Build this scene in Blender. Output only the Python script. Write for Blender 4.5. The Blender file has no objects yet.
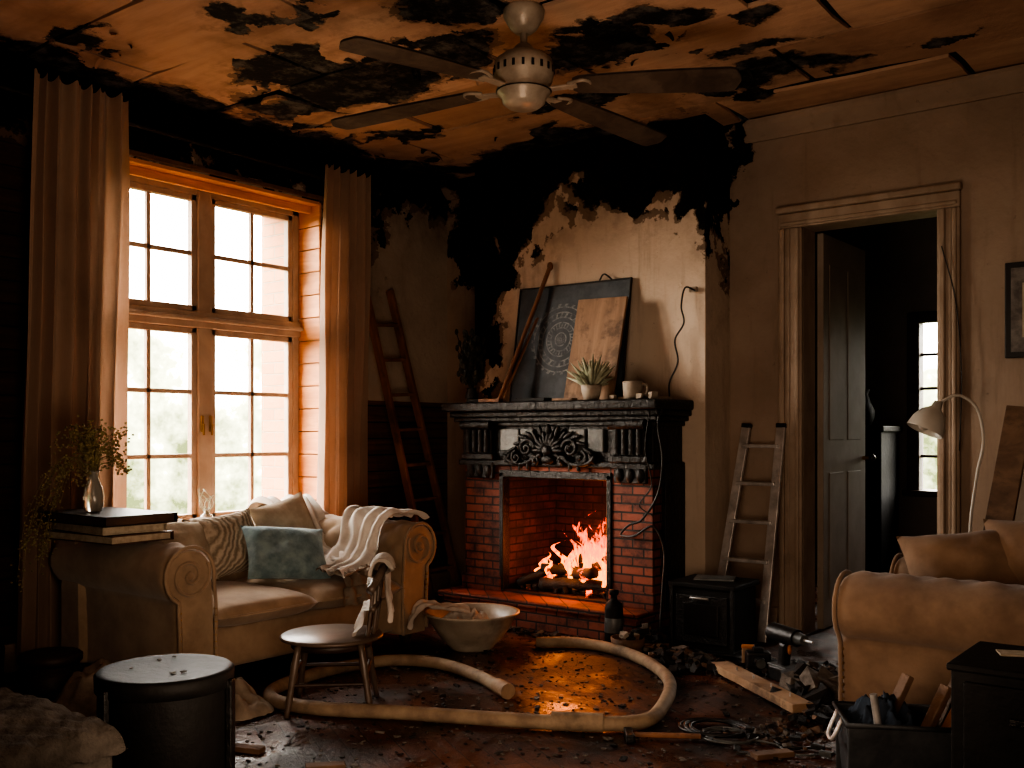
import bpy, math, random
from mathutils import Vector, Matrix, Euler, noise as mnoise
random.seed(7)
R=random.Random(11)
PI=math.pi
scene=bpy.context.scene

# ------------------------------------------------------------------ shader helpers
class S:
    def __init__(s,name):
        s.m=bpy.data.materials.new(name); s.m.use_nodes=True
        s.nt=s.m.node_tree; s.nt.nodes.clear()
        s.out=s.nt.nodes.new('ShaderNodeOutputMaterial')
        s.b=s.nt.nodes.new('ShaderNodeBsdfPrincipled')
        s.nt.links.new(s.b.outputs[0],s.out.inputs[0])
        s.tc=s.nt.nodes.new('ShaderNodeTexCoord')
        s.P=s.tc.outputs['Object']
    def put(s,inp,v):
        if isinstance(v,bpy.types.NodeSocket): s.nt.links.new(v,inp)
        elif isinstance(v,(tuple,list)) and len(v)==3 and inp.type=='RGBA': inp.default_value=(*v,1)
        else: inp.default_value=v
    def n(s,t,ins={},**props):
        nd=s.nt.nodes.new(t)
        for k,v in props.items(): setattr(nd,k,v)
        for k,v in ins.items(): s.put(nd.inputs[k],v)
        return nd
    def math(s,op,a,b=0.0,clamp=False):
        nd=s.n('ShaderNodeMath',{0:a,1:b},operation=op); nd.use_clamp=clamp; return nd.outputs[0]
    def vm(s,op,a,b=(0,0,0)):
        nd=s.n('ShaderNodeVectorMath',{0:a,1:b},operation=op)
        return nd.outputs['Value'] if op in('LENGTH','DISTANCE','DOT_PRODUCT') else nd.outputs[0]
    def mix(s,f,a,b,mode='MIX'):
        nd=s.n('ShaderNodeMix',data_type='RGBA',blend_type=mode)
        s.put(nd.inputs[0],f); s.put(nd.inputs[6],a); s.put(nd.inputs[7],b); return nd.outputs[2]
    def noise(s,scale=5,detail=4,rough=.55,vec=None,dist=0,color=False):
        nd=s.n('ShaderNodeTexNoise',{'Vector':vec or s.P,'Scale':scale,'Detail':detail,'Roughness':rough,'Distortion':dist})
        return nd.outputs[1] if color else nd.outputs[0]
    def ss(s,v,a,b):
        nd=s.n('ShaderNodeMapRange',{'Value':v,'From Min':a,'From Max':b,'To Min':0.0,'To Max':1.0},interpolation_type='SMOOTHSTEP'); return nd.outputs[0]
    def mapping(s,scale=(1,1,1),rot=(0,0,0),loc=(0,0,0),vec=None):
        return s.n('ShaderNodeMapping',{'Vector':vec or s.P,'Scale':scale,'Rotation':rot,'Location':loc}).outputs[0]
    def bump(s,h,strength=.4,dist=.02):
        return s.n('ShaderNodeBump',{'Height':h,'Strength':strength,'Distance':dist}).outputs[0]
    def sep(s,v=None): return s.n('ShaderNodeSeparateXYZ',{0:v or s.P}).outputs
    def comb(s,x,y,z): return s.n('ShaderNodeCombineXYZ',{0:x,1:y,2:z}).outputs[0]
    def set(s,**k):
        names=dict(col='Base Color',rough='Roughness',metal='Metallic',normal='Normal',ecol='Emission Color',estr='Emission Strength',spec='Specular IOR Level',trans='Transmission Weight',alpha='Alpha',sheen='Sheen Weight',sub='Subsurface Weight')
        for a,v in k.items(): s.put(s.b.inputs[names[a]],v)
        return s.m

def mat(name,c1,c2=None,rough=.7,metal=0,scale=8,bump=.25,bd=.01,stretch=(1,1,1),sheen=0,dirt=0,detail=5,spec=.5):
    s=S(name); c2=c2 or tuple(x*.6 for x in c1)
    v=s.mapping(scale=stretch)
    f=s.ss(s.noise(scale,detail,.6,v),.3,.7)
    col=s.mix(f,c2,c1)
    if dirt:
        g=s.ss(s.noise(scale*.35,6,.7),.5,.5+.22)
        col=s.mix(s.math('MULTIPLY',g,dirt),col,(.012,.010,.009))
    fine=s.noise(scale*5,4,.6,v)
    return s.set(col=col,rough=rough,metal=metal,normal=s.bump(fine,bump,bd),sheen=sheen,spec=spec)

def blobmask(s,blobs,amp=.45,freq=1.6,soft=.02,amp2=.12,jag=.20,jscale=6):
    """ragged patches: union of ellipsoids in room coordinates, edges broken by noise and angular flakes"""
    nz=s.noise(freq,6,.62,color=True)
    off=s.vm('MULTIPLY',s.vm('SUBTRACT',nz,(.5,.5,.5)),(amp,amp,amp))
    nz2=s.noise(freq*6,5,.7,color=True)
    off2=s.vm('MULTIPLY',s.vm('SUBTRACT',nz2,(.5,.5,.5)),(amp2*1.6,amp2*1.6,amp2*1.6))
    vo=s.n('ShaderNodeTexVoronoi',{'Vector':s.vm('ADD',s.P,off2),'Scale':jscale}).outputs['Color']
    off3=s.vm('MULTIPLY',s.vm('SUBTRACT',vo,(.5,.5,.5)),(jag,jag,jag))
    P=s.vm('ADD',s.vm('ADD',s.vm('ADD',s.P,off),off2),off3)
    cur=None
    for c,r in blobs:
        d=s.vm('LENGTH',s.vm('DIVIDE',s.vm('SUBTRACT',P,c),r))
        cur=d if cur is None else s.math('MINIMUM',cur,d)
    inner=s.n('ShaderNodeMapRange',{'Value':cur,'From Min':1-soft,'From Max':1+soft,'To Min':1.0,'To Max':0.0}).outputs[0]
    w=s.math('MULTIPLY',s.noise(4,5,.7),.34)
    ring=s.math('LESS_THAN',s.math('SUBTRACT',cur,w),.94)
    halo=s.n('ShaderNodeMapRange',{'Value':cur,'From Min':.95,'From Max':1.8,'To Min':1.0,'To Max':0.0}).outputs[0]
    return inner,halo,ring

CHAR=(.005,.0045,.004)
def plaster(name,blobs,base=(.34,.27,.20),base2=(.22,.165,.12),planks=None,plankcol=((.17,.085,.045),(.08,.038,.022)),halo_amt=.45,jag=.20,amp2=.12):
    s=S(name)
    n1=s.ss(s.noise(1.3,6,.6),.3,.72)
    col=s.mix(n1,base2,base)
    sp=s.ss(s.noise(14,6,.75),.62,.72)
    col=s.mix(s.math('MULTIPLY',sp,.45),col,(.14,.10,.078))
    h=s.noise(22,6,.6)
    run=s.ss(s.noise(3,5,.65,s.mapping(scale=(3,3,.35))),.52,.75)
    col=s.mix(s.math('MULTIPLY',run,.35),col,(.16,.11,.082))
    if planks:
        x,y,z=s.sep()
        zz=s.math('DIVIDE',z,.115)
        fr=s.math('FRACT',zz)
        line=s.math('GREATER_THAN',.07,fr)
        vec=s.mapping(scale=(.8,.8,14))
        g=s.ss(s.noise(2.2,5,.6,vec),.3,.7)
        idn=s.n('ShaderNodeTexWhiteNoise',{'W':s.math('FLOOR',zz)},noise_dimensions='1D').outputs[0]
        pc=s.mix(g,plankcol[1],plankcol[0])
        pc=s.mix(s.math('MULTIPLY',idn,.5),pc,(.05,.022,.01))
        pc=s.mix(line,pc,(.004,.003,.002))
        m=s.math('LESS_THAN',z,planks[0])
        if planks[1] is not None:
            left=s.math('LESS_THAN',y,planks[1]); pc=s.mix(s.math('MULTIPLY',left,.65),pc,(.012,.008,.006))
            m=s.math('MAXIMUM',m,left)
        col=s.mix(m,col,pc)
    inner,halo,ring=blobmask(s,blobs,jag=jag,amp2=amp2)
    hn=s.ss(s.noise(5,6,.7),.42,.62)
    col=s.mix(s.math('MULTIPLY',halo,s.math('ADD',s.math('MULTIPLY',hn,halo_amt),.06)),col,(.085,.048,.03))
    col=s.mix(s.math('MULTIPLY',ring,.8),col,s.mix(s.noise(18,5,.7),(.06,.038,.026),(.22,.155,.115)))
    chn=s.mix(s.ss(s.noise(9,6,.75),.45,.8),CHAR,(.026,.023,.021))
    col=s.mix(inner,col,chn)
    hh=s.math('SUBTRACT',s.math('SUBTRACT',s.math('MULTIPLY',h,.35),inner),s.math('MULTIPLY',ring,.6))
    return s.set(col=col,rough=.88,normal=s.bump(hh,.75,.025),spec=.15)

# ------------------------------------------------------------------ mesh builder
def catmull(pts,sub=8,closed=False):
    P=[Vector(p) for p in pts]; n=len(P); out=[]
    rng=range(n) if closed else range(n-1)
    for i in rng:
        p1=P[i];p2=P[(i+1)%n]
        p0=P[i-1] if (i>0 or closed) else p1*2-p2
        p3=P[(i+2)%n] if (i+2<n or closed) else p2*2-p1
        for k in range(sub):
            t=k/sub;t2=t*t;t3=t2*t
            out.append(.5*((2*p1)+(p2-p0)*t+(2*p0-5*p1+4*p2-p3)*t2+(3*p1-p0-3*p2+p3)*t3))
    if not closed: out.append(P[-1].copy())
    return out

class B:
    def __init__(s): s.v=[];s.f=[];s.fm=[];s.sm=[];s.mats=[];s.M=Matrix.Identity(4)
    def add(s,vs,fs,m,smooth=False,M=None):
        T=s.M@M if M is not None else s.M
        o=len(s.v); s.v+= [T@Vector(p) for p in vs]
        if m not in s.mats: s.mats.append(m)
        i=s.mats.index(m)
        for f in fs: s.f.append([o+k for k in f]); s.fm.append(i); s.sm.append(smooth)
    def box(s,c,size,m,rot=(0,0,0),bev=0.0,taper=(1,1),M=None):
        sx,sy,sz=[k/2 for k in size]; T=Matrix.Translation(c)@Euler(rot).to_matrix().to_4x4()
        if M is not None: T=M@T
        if bev<=0:
            vs=[(x*sx*(taper[0] if z>0 else 1),y*sy*(taper[1] if z>0 else 1),z*sz) for x in(-1,1) for y in(-1,1) for z in(-1,1)]
            fs=[(0,1,3,2),(4,6,7,5),(0,4,5,1),(2,3,7,6),(0,2,6,4),(1,5,7,3)]
            s.add(vs,fs,m,False,T); return
        b=min(bev,sx*.98,sy*.98,sz*.98); vs=[];fs=[]
        import bmesh
        bm=bmesh.new(); bmesh.ops.create_cube(bm,size=1)
        for v in bm.verts:
            k=v.co.z>0
            v.co=Vector((v.co.x*2*sx*(taper[0] if k else 1),v.co.y*2*sy*(taper[1] if k else 1),v.co.z*2*sz))
        bmesh.ops.bevel(bm,geom=bm.edges[:],offset=b,segments=3 if b>.012 else 2,affect='EDGES',profile=.5)
        bm.verts.index_update(); vs=[v.co.copy() for v in bm.verts]; fs=[[v.index for v in f.verts] for f in bm.faces]; bm.free()
        s.add(vs,fs,m,b>.02,T)
    def b2(s,a,b,m,bev=0.0):
        c=[(a[i]+b[i])/2 for i in range(3)]; s.box(c,[abs(b[i]-a[i]) for i in range(3)],m,bev=bev)
    def bar(s,p0,p1,w,t,m,up=(0,0,1),bev=0.0):
        p0=Vector(p0);p1=Vector(p1);z=(p1-p0);L=z.length;z.normalize()
        x=Vector(up).cross(z)
        if x.length<1e-3:x=Vector((1,0,0)).cross(z)
        x.normalize();y=z.cross(x)
        T=Matrix((x,y,z)).transposed().to_4x4(); T.translation=(p0+p1)/2
        s.box((0,0,0),(w,t,L),m,bev=bev,M=T)
    def cyl(s,p0,p1,r0,r1,m,n=20,caps=True):
        p0=Vector(p0);p1=Vector(p1);z=(p1-p0);L=z.length;z.normalize()
        x=z.orthogonal().normalized();y=z.cross(x)
        ring=lambda p,r:[p+x*math.cos(2*PI*i/n)*r+y*math.sin(2*PI*i/n)*r for i in range(n)]
        a=ring(p0,r0);b=ring(p1,r1)
        s.add(a+b,[(i,(i+1)%n,n+(i+1)%n,n+i) for i in range(n)],m,True)
        if caps: s.add(a,[list(range(n))[::-1]],m); s.add(b,[list(range(n))],m)
    def lathe(s,c,prof,m,n=32,M=None,jit=0):
        vs=[];fs=[]
        for r,z in prof:
            for i in range(n):
                a=2*PI*i/n; rr=r*(1+jit*math.sin(3*a+z*20))
                vs.append((rr*math.cos(a),rr*math.sin(a),z))
        for k in range(len(prof)-1):
            for i in range(n): fs.append((k*n+i,k*n+(i+1)%n,(k+1)*n+(i+1)%n,(k+1)*n+i))
        T=Matrix.Translation(c)
        if M is not None:T=T@M
        s.add(vs,fs,m,True,T)
    def tube(s,pts,r,m,n=8,sub=0,closed=False,caps=True,rad=None):
        if sub: 
            if rad: 
                k=len(pts); rr=[]
                for i in range(k-1):
                    for j in range(sub): rr.append(rad[i]+(rad[i+1]-rad[i])*j/sub)
                rad=rr+[rad[-1]]
            pts=catmull(pts,sub,closed)
        P=[Vector(p) for p in pts]; N=len(P); vs=[];fs=[]; prev=None
        for i,p in enumerate(P):
            a=P[(i-1)%N] if (closed or i>0) else P[0]; b=P[(i+1)%N] if (closed or i<N-1) else P[-1]
            t=(b-a); 
            if t.length<1e-9:t=Vector((0,0,1))
            t.normalize()
            x=(prev-t*prev.dot(t)) if prev is not None else t.orthogonal()
            if x.length<1e-6:x=t.orthogonal()
            x.normalize();prev=x;y=t.cross(x); rr=rad[i] if rad else r
            for k in range(n): vs.append(p+(x*math.cos(2*PI*k/n)+y*math.sin(2*PI*k/n))*rr)
        for i in range(N if closed else N-1):
            j=(i+1)%N
            for k in range(n): fs.append((i*n+k,i*n+(k+1)%n,j*n+(k+1)%n,j*n+k))
        if caps and not closed: fs.append(list(range(n))[::-1]); fs.append([ (N-1)*n+k for k in range(n)])
        s.add(vs,fs,m,True)
    def surf(s,fn,nu,nv,m,cu=False,cv=False,smooth=True):
        vs=[fn(i/(nu if cu else nu-1),j/(nv if cv else nv-1)) for i in range(nu) for j in range(nv)]
        fs=[]
        for i in range(nu if cu else nu-1):
            for j in range(nv if cv else nv-1):
                i2=(i+1)%nu;j2=(j+1)%nv
                fs.append((i*nv+j,i2*nv+j,i2*nv+j2,i*nv+j2))
        s.add(vs,fs,m,smooth)
    def ball(s,c,r,m,n=12,M=None):
        if not hasattr(r,'__len__'): r=(r,r,r)
        T=Matrix.Translation(c)
        if M is not None:T=T@M
        vs=[];fs=[]
        for i in range(n+1):
            th=PI*i/n
            for j in range(n*2):
                ph=PI*j/n; vs.append((r[0]*math.sin(th)*math.cos(ph),r[1]*math.sin(th)*math.sin(ph),r[2]*math.cos(th)))
        w=n*2
        for i in range(n):
            for j in range(w): fs.append((i*w+j,i*w+(j+1)%w,(i+1)*w+(j+1)%w,(i+1)*w+j))
        s.add(vs,fs,m,True,T)
    def rock(s,c,size,m,rot=None):
        vs=[Vector((x,y,z)) for x in(-.5,.5) for y in(-.5,.5) for z in(-.5,.5)]
        vs=[Vector((v.x*size[0]*R.uniform(.6,1.1),v.y*size[1]*R.uniform(.6,1.1),v.z*size[2]*R.uniform(.6,1.1))) for v in vs]
        fs=[(0,1,3,2),(4,6,7,5),(0,4,5,1),(2,3,7,6),(0,2,6,4),(1,5,7,3)]
        e=rot or (R.uniform(-.5,.5),R.uniform(-.5,.5),R.uniform(0,6))
        s.add(vs,fs,m,False,Matrix.Translation(c)@Euler(e).to_matrix().to_4x4())
    def pillow(s,c,w,h,t,m,rot=(0,0,0),n=22,seed=0,M=None):
        T=Matrix.Translation(c)@Euler(rot).to_matrix().to_4x4()
        if M is not None:T=M@T
        old=s.M; s.M=old@T
        for sg in(1,-1):
            def fn(a,b):
                u=a*2-1;v=b*2-1
                k=1-.09*(1-v*v)*abs(u)**2; k2=1-.09*(1-u*u)*abs(v)**2
                th=((1-abs(u)**2.6)*(1-abs(v)**2.6))
                th=max(th,0)**.55
                nz=mnoise.noise(Vector((u*1.8+seed,v*1.8,seed*1.7+sg)))*.22+mnoise.noise(Vector((u*5+seed,v*5,seed+sg)))*.06
                return (u*w/2*k,v*h/2*k2,sg*t/2*th*(1+nz))
            s.surf(fn,n,n,m)
        s.M=old
    def done(s,name,parent=None):
        me=bpy.data.meshes.new(name); me.from_pydata([tuple(v) for v in s.v],[],s.f)
        for m in s.mats: me.materials.append(m)
        for p,i,sm in zip(me.polygons,s.fm,s.sm): p.material_index=i; p.use_smooth=sm
        import bmesh
        bm=bmesh.new(); bm.from_mesh(me); bmesh.ops.recalc_face_normals(bm,faces=bm.faces); bm.to_mesh(me); bm.free()
        o=bpy.data.objects.new(name,me); scene.collection.objects.link(o)
        return o
def RZ(a): return Matrix.Rotation(a,4,'Z')
def nz(x,y=0,z=0): return mnoise.noise(Vector((x,y,z)))

# ------------------------------------------------------------------ room constants
XL=-5.06; YB=5.72; H=3.10; XR=1.7; YF=-1.6
BX0,BX1,BY=-4.51,-2.73,5.39          # chimney breast
WY0,WY1,WZ0,WZ1=2.93,4.46,.60,2.72   # window recess

# ------------------------------------------------------------------ materials
m_breast=plaster('burnt_plaster_breast',[((-4.52,5.4,2.45),(.31,.6,1.05)),((-4.30,5.4,2.88),(.42,.6,.50)),((-3.95,5.4,3.12),(.62,.6,.20)),((-3.22,5.4,3.02),(.50,.6,.40)),((-2.86,5.4,3.05),(.32,.7,.42)),((-2.73,5.6,2.75),(.12,.3,.62))],base=(.62,.52,.425),base2=(.48,.39,.31),halo_amt=.3)
m_back=plaster('burnt_plaster_back',[((-4.72,5.72,2.62),(.24,.6,.36)),((-4.75,5.72,3.15),(.6,.6,.22)),((-2.72,5.72,2.9),(.09,.6,.26))],base=(.40,.315,.25),base2=(.29,.22,.17),halo_amt=.3)
m_left=plaster('burnt_plaster_left',[((-5.06,4.72,3.0),(.6,.26,.78)),((-5.06,5.3,3.15),(.6,.7,.2)),((-5.06,3.7,3.05),(.6,2.4,.34)),((-5.06,1.5,3.1),(.6,1.6,.45))],base=(.48,.39,.31),base2=(.34,.27,.21),planks=(1.42,2.9))
m_side=plaster('smoked_plaster_side',[((1.7,3,3.1),(.6,2,.5))],base=(.20,.155,.12),base2=(.13,.10,.075))

def ceiling_mat():
    s=S('burnt_ceiling_boards')
    rnd=s.n('ShaderNodeNewGeometry').outputs['Random Per Island']
    col=s.mix(rnd,(.42,.26,.18),(.62,.42,.305))
    g=s.ss(s.noise(3,6,.65,s.mapping(scale=(.6,5,1))),.35,.7)
    col=s.mix(s.math('MULTIPLY',g,.35),col,(.30,.175,.12))
    st=s.ss(s.noise(1.1,6,.6),.48,.75); col=s.mix(s.math('MULTIPLY',st,.6),col,(.14,.07,.045))
    blobs=[((-4.15,3.75,3.1),(.60,.34,.5)),((-4.0,3.3,3.1),(.35,.14,.5)),((-3.42,3.75,3.1),(.38,.24,.5)),((-2.7,4.15,3.1),(.40,.22,.5)),((-2.17,5.05,3.1),(.42,.19,.5)),((-2.3,3.95,3.1),(.28,.14,.5)),
      ((-2.9,3.25,3.1),(.36,.15,.5)),((-1.38,5.1,3.1),(.18,.07,.5)),((-1.8,4.2,3.1),(.18,.10,.5)),((-4.6,2.6,3.1),(.22,.13,.5)),((-3.9,5.4,3.1),(1.1,.26,.5)),((-5.1,4.5,3.1),(.26,1.5,.5)),
      ((-5.1,2.2,3.1),(.20,1.2,.5)),((-3.6,2.9,3.1),(.24,.09,.5)),((-1.2,3.6,3.1),(.3,.06,.5)),((-3.1,4.7,3.1),(.40,.12,.5)),((-2.0,4.65,3.1),(.28,.07,.5)),((-4.5,4.6,3.1),(.28,.12,.5))]
    inner,halo,ring=blobmask(s,blobs,amp=.85,freq=1.5,soft=.02,amp2=.085,jag=.22,jscale=3.6)
    hn=s.ss(s.noise(6,6,.75),.45,.6)
    col=s.mix(s.math('MULTIPLY',halo,s.math('MULTIPLY',hn,.5)),col,(.12,.065,.045))
    col=s.mix(s.math('MULTIPLY',ring,.75),col,s.mix(s.noise(15,5,.7),(.07,.045,.033),(.24,.165,.12)))
    ch=s.mix(s.ss(s.noise(7,6,.75),.46,.68),(.010,.010,.011),(.13,.125,.12))
    col=s.mix(inner,col,ch)
    h=s.math('SUBTRACT',s.math('SUBTRACT',s.math('MULTIPLY',s.noise(20,5,.7),.25),inner),s.math('MULTIPLY',ring,.5))
    return s.set(col=col,rough=.8,normal=s.bump(h,.8,.02),spec=.25)
m_ceil=ceiling_mat()

def floor_mat():
    s=S('wet_burnt_parquet')
    v=s.mapping(rot=(0,0,math.radians(30)))
    br=s.n('ShaderNodeTexBrick',{'Vector':v,'Color1':(.18,.066,.036,1),'Color2':(.09,.036,.022,1),'Mortar':(.004,.003,.002,1),'Scale':1.0,'Mortar Size':.003,'Bias':0.0,'Brick Width':.62,'Row Height':.095},offset=.4)
    g=s.ss(s.noise(4,6,.65,s.mapping(scale=(1,12,1),vec=v)),.3,.7)
    col=s.mix(s.math('MULTIPLY',g,.6),br.outputs[0],(.05,.018,.01))
    soot=s.ss(s.noise(1.5,7,.68),.42,.60); col=s.mix(s.math('MULTIPLY',soot,.92),col,(.009,.008,.0075))
    ash=s.ss(s.noise(16,6,.8),.60,.68); col=s.mix(s.math('MULTIPLY',ash,.6),col,(.20,.18,.16))
    wet=s.ss(s.noise(1.9,5,.6,dist=.4),.42,.60)
    ro=s.math('ADD',s.math('MULTIPLY',wet,-.34),.58); ro=s.math('ADD',ro,s.math('MULTIPLY',ash,.25))
    h=s.math('ADD',s.math('MULTIPLY',br.outputs[1],-.5),s.math('MULTIPLY',s.noise(30,5,.7),s.math('SUBTRACT',1.25,wet)))
    return s.set(col=col,rough=ro,normal=s.bump(h,.6,.012),spec=.55)
m_floor=floor_mat()

def brick_mat(name,c1,c2,mort,w=.15,h=.052,soot=.85,lo=.44,hi=.68):
    s=S(name); x,y,z=s.sep()
    v=s.comb(s.math('ADD',x,y),z,0.0)
    br=s.n('ShaderNodeTexBrick',{'Vector':v,'Color1':(*c1,1),'Color2':(*c2,1),'Mortar':(*mort,1),'Scale':1.0,'Mortar Size':.006,'Mortar Smooth':.3,'Bias':-.1,'Brick Width':w,'Row Height':h})
    d=s.ss(s.noise(5,6,.7),lo,hi); col=s.mix(s.math('MULTIPLY',d,soot),br.outputs[0],(.010,.007,.006))
    hh=s.math('ADD',s.math('MULTIPLY',br.outputs[1],-1.0),s.math('MULTIPLY',s.noise(40,4,.6),.4))
    return s.set(col=col,rough=.75,normal=s.bump(hh,.8,.012))
m_brick=brick_mat('red_brick',(.27,.080,.050),(.15,.046,.03),(.03,.022,.018))
m_firebrick=brick_mat('fire_brick',(.07,.022,.012),(.04,.014,.008),(.008,.006,.005),lo=.40,hi=.62)
m_exterior=brick_mat('exterior_brick',(.58,.27,.13),(.48,.22,.11),(.42,.3,.2),w=.24,h=.08,soot=.1)

def wood(name,c1,c2,ax=(1,1,10),rough=.6,char=0,scale=2.5):
    s=S(name); v=s.mapping(scale=ax)
    g=s.ss(s.noise(scale,6,.62,v,dist=.5),.3,.72); col=s.mix(g,c2,c1)
    if char:
        k=s.ss(s.noise(3.5,6,.7),.5,.62); col=s.mix(s.math('MULTIPLY',k,char),col,(.01,.008,.007))
    return s.set(col=col,rough=rough,normal=s.bump(g,.3,.006))
m_warm=wood('warm_pine_boards',(.74,.34,.14),(.54,.22,.085),(1,1,9))
m_wframe=wood('window_frame_wood',(.46,.355,.27),(.33,.245,.185),(2,2,1.2))
m_dkwood=wood('dark_walnut',(.060,.032,.020),(.025,.014,.009),(2,2,6),.5)
m_seat=wood('worn_seat_wood',(.15,.11,.085),(.075,.052,.038),(2,2,2),.35)
m_ladder=wood('ladder_wood',(.30,.135,.065),(.14,.062,.03),(3,3,1),.6,.4)
m_plank=wood('scrap_plank',(.42,.28,.175),(.25,.16,.10),(2,2,2),.75,.5)
m_board=wood('scorched_board',(.32,.20,.125),(.19,.115,.07),(6,1,1),.7,.5)
m_shard=wood('dark_scrap_board',(.19,.11,.065),(.10,.055,.032),(2,2,4),.75,.5)
m_trim=wood('door_casing_wood',(.40,.315,.245),(.30,.225,.165),(3,3,1),.6,.15)
m_door=mat('door_paint',(.34,.285,.235),(.26,.215,.175),.6,scale=3,bump=.1,spec=.25)
m_dark=mat('dark_lacquer',(.015,.014,.013),(.007,.006,.006),.3,scale=6,bump=.2)
m_matt=mat('matt_black_paint',(.014,.013,.012),(.006,.0055,.005),.62,scale=5,bump=.3,spec=.25,dirt=.3)
m_black=mat('black_iron',(.020,.019,.018),(.007,.0065,.006),.38,.3,scale=12,bump=.6,bd=.012)
m_mantel=mat('charred_mantel',(.022,.020,.019),(.006,.0055,.005),.42,scale=7,bump=.8,bd=.015,spec=.35)
m_steel=mat('worn_aluminium',(.66,.65,.64),(.38,.37,.36),.38,.5,scale=9,dirt=.4)
m_sofa=mat('tan_velvet',(.42,.31,.215),(.29,.205,.14),.9,scale=5,bump=.35,bd=.004,sheen=.3,dirt=.25,spec=.15)
m_chairf=mat('brown_velvet',(.30,.205,.14),(.20,.13,.09),.9,scale=5,bump=.35,bd=.004,sheen=.25,dirt=.25,spec=.15)
def curtain_mat():
    s=S('curtain_linen'); v=s.mapping(scale=(60,60,4))
    n=s.noise(3,4,.6,v); st=s.ss(s.noise(1.8,6,.65),.45,.75)
    col=s.mix(s.math('MULTIPLY',st,.45),s.mix(n,(.36,.25,.185),(.50,.365,.28)),(.17,.11,.08))
    s.set(col=col,rough=.95,normal=s.bump(n,.2,.003),sheen=.2,spec=.1)
    t=s.n('ShaderNodeBsdfTranslucent',{'Color':(.60,.35,.22,1)})
    mx=s.n('ShaderNodeMixShader',{0:.27,1:s.b.outputs[0],2:t.outputs[0]})
    s.nt.links.new(mx.outputs[0],s.out.inputs[0]); return s.m
m_curt=curtain_mat()
m_linen=mat('white_linen',(.68,.63,.57),(.48,.43,.38),.95,scale=7,bump=.4,bd=.006,dirt=.2,spec=.1)
m_rag=mat('dirty_rag',(.38,.315,.25),(.20,.16,.125),.95,scale=6,bump=.5,bd=.008,dirt=.5,spec=.1)
m_teal=mat('teal_fabric',(.26,.36,.37),(.12,.19,.21),.85,scale=14,bump=.5,bd=.006,sheen=.3)
def knit(name,c1,c2):
    s=S(name); w=s.n('ShaderNodeTexWave',{'Vector':s.mapping(rot=(.3,.5,.8)),'Scale':16.0,'Distortion':3.0,'Detail':2.0,'Detail Scale':2.0}).outputs[1]
    col=s.mix(w,c2,c1); return s.set(col=col,rough=.95,normal=s.bump(w,.6,.01),spec=.1)
m_knit=knit('patterned_knit',(.55,.47,.38),(.26,.215,.16))
m_cream=mat('cream_pillow',(.55,.47,.37),(.40,.33,.25),.95,scale=9,bump=.4,bd=.005,spec=.1)
m_hose=mat('canvas_hose',(.34,.255,.17),(.20,.14,.095),.75,scale=10,bump=.5,bd=.005,dirt=.5)
m_brass=mat('brass',(.45,.30,.12),(.25,.16,.06),.35,.9,scale=10)
m_enamel=mat('enamel_bowl',(.50,.44,.36),(.33,.28,.22),.35,scale=6,bump=.15,dirt=.5)
m_white=mat('lamp_enamel',(.62,.60,.55),(.50,.48,.43),.35,scale=4,bump=.05)
m_fan=mat('fan_enamel',(.44,.38,.31),(.28,.23,.18),.35,.1,scale=8,bump=.15,dirt=.6)
m_blade=wood('fan_blade_wood',(.12,.095,.077),(.055,.044,.036),(3,3,3),.6,.4)
m_coal=mat('charcoal',(.022,.02,.018),(.006,.005,.005),.7,scale=20,bump=.8)
m_ash=mat('ash_debris',(.20,.175,.15),(.08,.065,.055),.9,scale=20,bump=.7)
m_rubber=mat('black_rubber',(.012,.012,.012),(.006,.006,.006),.45,scale=10)
m_orange=mat('orange_plastic',(.55,.20,.05),(.35,.12,.03),.45,scale=10,dirt=.4)
m_terra=mat('clay_pot',(.38,.33,.27),(.25,.21,.17),.8,scale=10)
m_leaf=mat('sage_leaf',(.42,.43,.32),(.20,.22,.15),.7,scale=15)
m_dryleaf=mat('dried_flower',(.34,.29,.13),(.16,.14,.07),.9,scale=20)
m_darkleaf=mat('burnt_leaf',(.04,.037,.025),(.015,.015,.01),.9,scale=20)
m_paper=mat('book_pages',(.50,.43,.33),(.36,.30,.22),.9,scale=30)
m_bookA=mat('book_cover_black',(.02,.018,.018),(.01,.01,.01),.5,scale=6)
m_bookB=mat('book_cover_brown',(.10,.055,.035),(.05,.03,.02),.6,scale=6)
m_photo=mat('faded_print',(.22,.20,.18),(.08,.07,.065),.4,scale=14)
m_gtile=mat('grey_tile',(.12,.13,.13),(.05,.055,.055),.35,scale=12)
m_bucket=mat('grey_metal_bin',(.07,.075,.08),(.03,.034,.038),.6,.3,scale=8,dirt=.5)
m_bluecloth=mat('blue_cloth',(.035,.055,.085),(.015,.022,.035),.9,scale=8)
m_ott=mat('grey_blanket',(.17,.15,.13),(.075,.065,.055),.95,scale=10,bump=.9,bd=.012,dirt=.4,spec=.1)

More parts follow.
